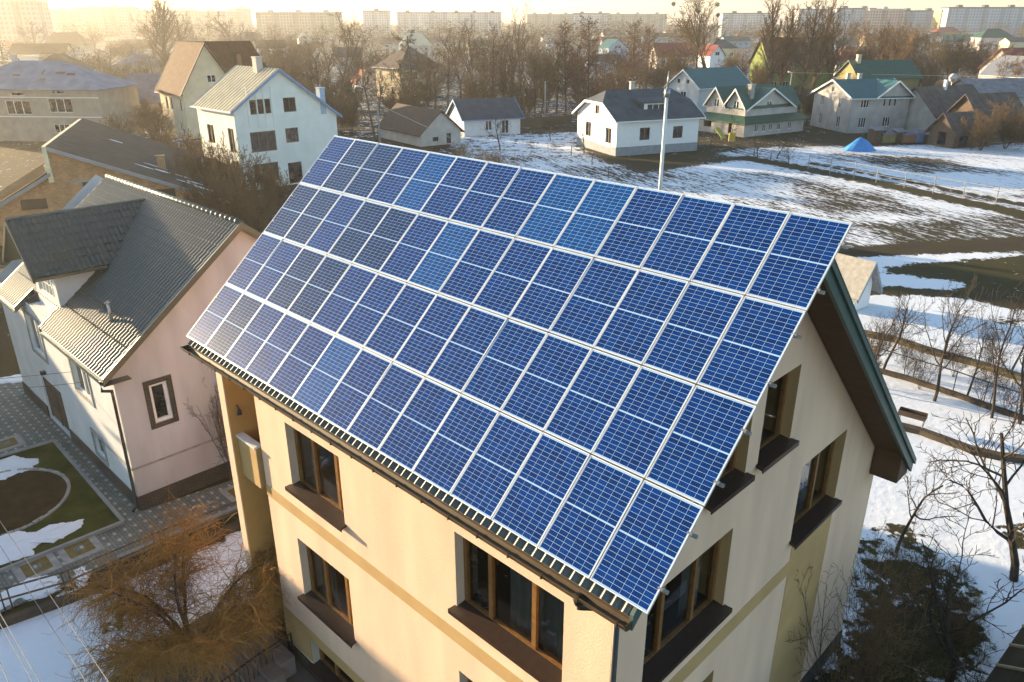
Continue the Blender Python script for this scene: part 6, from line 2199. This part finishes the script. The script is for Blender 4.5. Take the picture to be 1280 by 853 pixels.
# rough winter grass standing in the shaded corner and poking through the thin snow
def grass_stuff():
    rr = random.Random(31)
    poly = [np.array(at(*q)) for q in [(1062, 680), (1130, 676), (1215, 715), (1240, 800), (1225, 900), (1000, 900), (1040, 790)]]
    lo, hi = np.min(poly, 0), np.max(poly, 0)
    V, F = [], []

    def inside(p):
        c = False
        for a, b in zip(poly, poly[1:] + poly[:1]):
            if (a[1] > p[1]) != (b[1] > p[1]) and p[0] < (b[0] - a[0]) * (p[1] - a[1]) / (b[1] - a[1]) + a[0]:
                c = not c
        return c
    n = 0
    while n < 1700:
        c = (rr.uniform(lo[0], hi[0]), rr.uniform(lo[1], hi[1]))
        if not inside(c):
            continue
        n += 1
        big = rr.uniform(.5, 1.2)
        for k in range(rr.randrange(6, 14)):
            a = rr.uniform(0, 6.28)
            x, y = c[0] + rr.gauss(0, .07), c[1] + rr.gauss(0, .07)
            h, l = rr.uniform(.06, .22) * big, rr.uniform(.03, .16)
            dx, dy = math.cos(a), math.sin(a)
            w = rr.uniform(.004, .009)
            b = len(V)
            V += [(x - dy * w, y + dx * w, -.03), (x + dy * w, y - dx * w, -.03), (x + dx * l, y + dy * l, h)]
            F.append((b, b + 1, b + 2))
    me = bpy.data.meshes.new('dry_grass')
    me.from_pydata(V, [], F)
    me.materials.append(mat('dry_winter_grass', (.16, .125, .05), .9, .5, 1.0, col2=(.07, .065, .022)))
    o = bpy.data.objects.new('dry_grass', me)
    COL.objects.link(o)
    struct(o, 'stuff')


grass_stuff()
# mistletoe balls in the great tree
for px, py, dx in ((842, 5, 0), (897, 6, 0), (874, 14, 1), (899, 19, 1)):
    p0 = at(889, 118)
    d = ray(px, py)
    t_ = p0[1] / d[1]
    c = (d[0] * t_, p0[1] + dx, CH + d[2] * t_)
    V_, F_ = [], []
    rr = random.Random(px)
    for i in range(420):
        v = Vector((rr.gauss(0, 1), rr.gauss(0, 1), rr.gauss(0, 1))).normalized() * rr.uniform(.2, .62)
        u = Vector((rr.gauss(0, 1), rr.gauss(0, 1), rr.gauss(0, 1))).normalized() * .16
        w_ = u.orthogonal().normalized() * .05
        b0 = len(V_)
        V_ += [tuple(v - u), tuple(v + w_), tuple(v + u)]
        F_.append((b0, b0 + 1, b0 + 2))
    me = bpy.data.meshes.new('mistletoe')
    me.from_pydata(V_, [], F_)
    me.materials.append(M_NEEDLE)
    o = bpy.data.objects.new('mistletoe', me)
    COL.objects.link(o)
    o.location = c
    tag(o, f'dark mistletoe ball in the great forked tree, {["highest on the left", "highest on the right", "left one of the lower pair", "right one of the lower pair"][((842, 897, 874, 899)).index(px)]}', 'mistletoe', 'mistletoe balls')
# far tree belts: small, countless, melting into the haze -> hedgerow masses
rr = random.Random(77)
for k, (lab, x0, x1, y0, y1, n_) in enumerate((('left', -60, 420, 40, 62, 230), ('middle', 420, 860, 38, 68, 260), ('right', 860, 1330, 38, 62, 230))):
    V_, F_ = [], []
    tm, cm, mz, w = TPL['thicket%d' % k]
    src = np.array([v.co for v in cm.vertices])
    fc = [tuple(f.vertices) for f in cm.polygons]
    # light version: every third twig face
    sub = rr.sample(range(len(fc)), min(len(fc), 1500))
    for i in range(n_):
        px, yb = rr.uniform(x0, x1), rr.uniform(y0, y1) if rr.random() < .6 else rr.uniform(y0, y0 + 6)
        c = at(px, yb)
        s_ = rr.uniform(1.6, 3.0)
        a = rr.uniform(0, 6.28)
        ca, sa = math.cos(a), math.sin(a)
        for j in rr.sample(sub, 420):
            f = fc[j]
            b0 = len(V_)
            ctr = sum(src[q] for q in f) / len(f)
            for q in f:
                v = ctr + (src[q] - ctr) * np.array([4.5, 4.5, 1.3])
                V_.append((c[0] + (v[0] * ca - v[1] * sa) * s_ * 1.3, c[1] + (v[0] * sa + v[1] * ca) * s_ * 1.3, v[2] * s_))
            F_.append(tuple(range(b0, b0 + len(f))))
    me = bpy.data.meshes.new('far_trees')
    me.from_pydata(V_, [], F_)
    me.materials.append(M_TWIG)
    o = bpy.data.objects.new('far_trees', me)
    COL.objects.link(o)
    struct(o, 'stuff')


# ------------------------------------------------------------------ golden weeping willow at the lower left
def willow():
    rr = random.Random(21)
    p = at(243, 822)
    e = empty('weeping_willow', (p[0], p[1], 0))
    e.scale = (.84, .84, 1.02)
    tag(e, 'golden weeping willow with tangled drooping twigs between snow and cream house', 'tree')
    T, TF, V, F = [], [], [], []
    top = 4.6

    def rv(s):
        return Vector((rr.gauss(0, s), rr.gauss(0, s), rr.gauss(0, s)))
    starts = []
    base = Vector((0, 0, -.1))
    mains = 9
    for m in range(mains):
        a = m * 6.283 / mains + rr.uniform(-.3, .3)
        d = Vector((math.cos(a) * .45, math.sin(a) * .45, 1)).normalized()
        q = base.copy()
        pts = [q.copy()]
        L = rr.uniform(2.7, 4.3)
        for i in range(9):
            t = i / 9
            d = (d + rv(.10) + Vector((math.cos(a) * .12 * t * 2, math.sin(a) * .12 * t * 2, -.10 * t))).normalized()
            q = q + d * (L / 9)
            pts.append(q.copy())
            if i > 2:
                starts.append((q.copy(), d.copy(), a))
        fast_tube(T, TF, pts, .10, .025, 6)
    subs = []
    for q, d, a in starts:
        for k in range(6):
            b = a + rr.gauss(0, 1.1)
            dd = Vector((math.cos(b), math.sin(b), rr.uniform(.1, .7))).normalized()
            pts = [q.copy()]
            w = q.copy()
            L = rr.uniform(.7, 1.6)
            for i in range(5):
                dd = (dd + rv(.18) + Vector((0, 0, -.07))).normalized()
                w = w + dd * (L / 5)
                pts.append(w.copy())
                subs.append((w.copy(), dd.copy()))
            fast_tube(V, F, pts, .020, .010, 4)
    for q, d in subs:
        for k in range(4):
            b = math.atan2(d.y, d.x) + rr.gauss(0, 1.3)
            dd = Vector((math.cos(b), math.sin(b), rr.uniform(-.3, .5))).normalized()
            w = q.copy()
            pts = [w.copy()]
            L = rr.uniform(.4, 1.4)
            n = 7
            for i in range(n):
                dd = (dd + rv(.36) + Vector((0, 0, -.15))).normalized()
                w = w + dd * (L / n)
                if w.z < .15:
                    break
                pts.append(w.copy())
            if len(pts) > 2:
                fast_tube(V, F, pts, .0075, .004, 3)
    for nm, v, f, mt in (('trunk', T, TF, M_BARK), ('crown', V, F, M_WILLOW)):
        me = bpy.data.meshes.new(nm)
        me.from_pydata(v, [], f)
        me.materials.append(mt)
        o = bpy.data.objects.new(nm, me)
        COL.objects.link(o)
        o.parent = e


willow()

# ------------------------------------------------------------------ haze: one closed box of even air round everything
hz = MB()
hz.box(-2300, 2300, -60, 2300, -1.2, 62)
m = bpy.data.materials.new('haze')
m.use_nodes = True
nt = m.node_tree
nt.nodes.remove(nt.nodes['Principled BSDF'])
pv = nt.nodes.new('ShaderNodeVolumePrincipled')
pv.inputs['Color'].default_value = (1.0, .93, .82, 1)
pv.inputs['Density'].default_value = .00029
pv.inputs['Anisotropy'].default_value = .62
nt.links.new(pv.outputs[0], nt.nodes['Material Output'].inputs['Volume'])
struct(hz.build('haze', m), 'stuff')
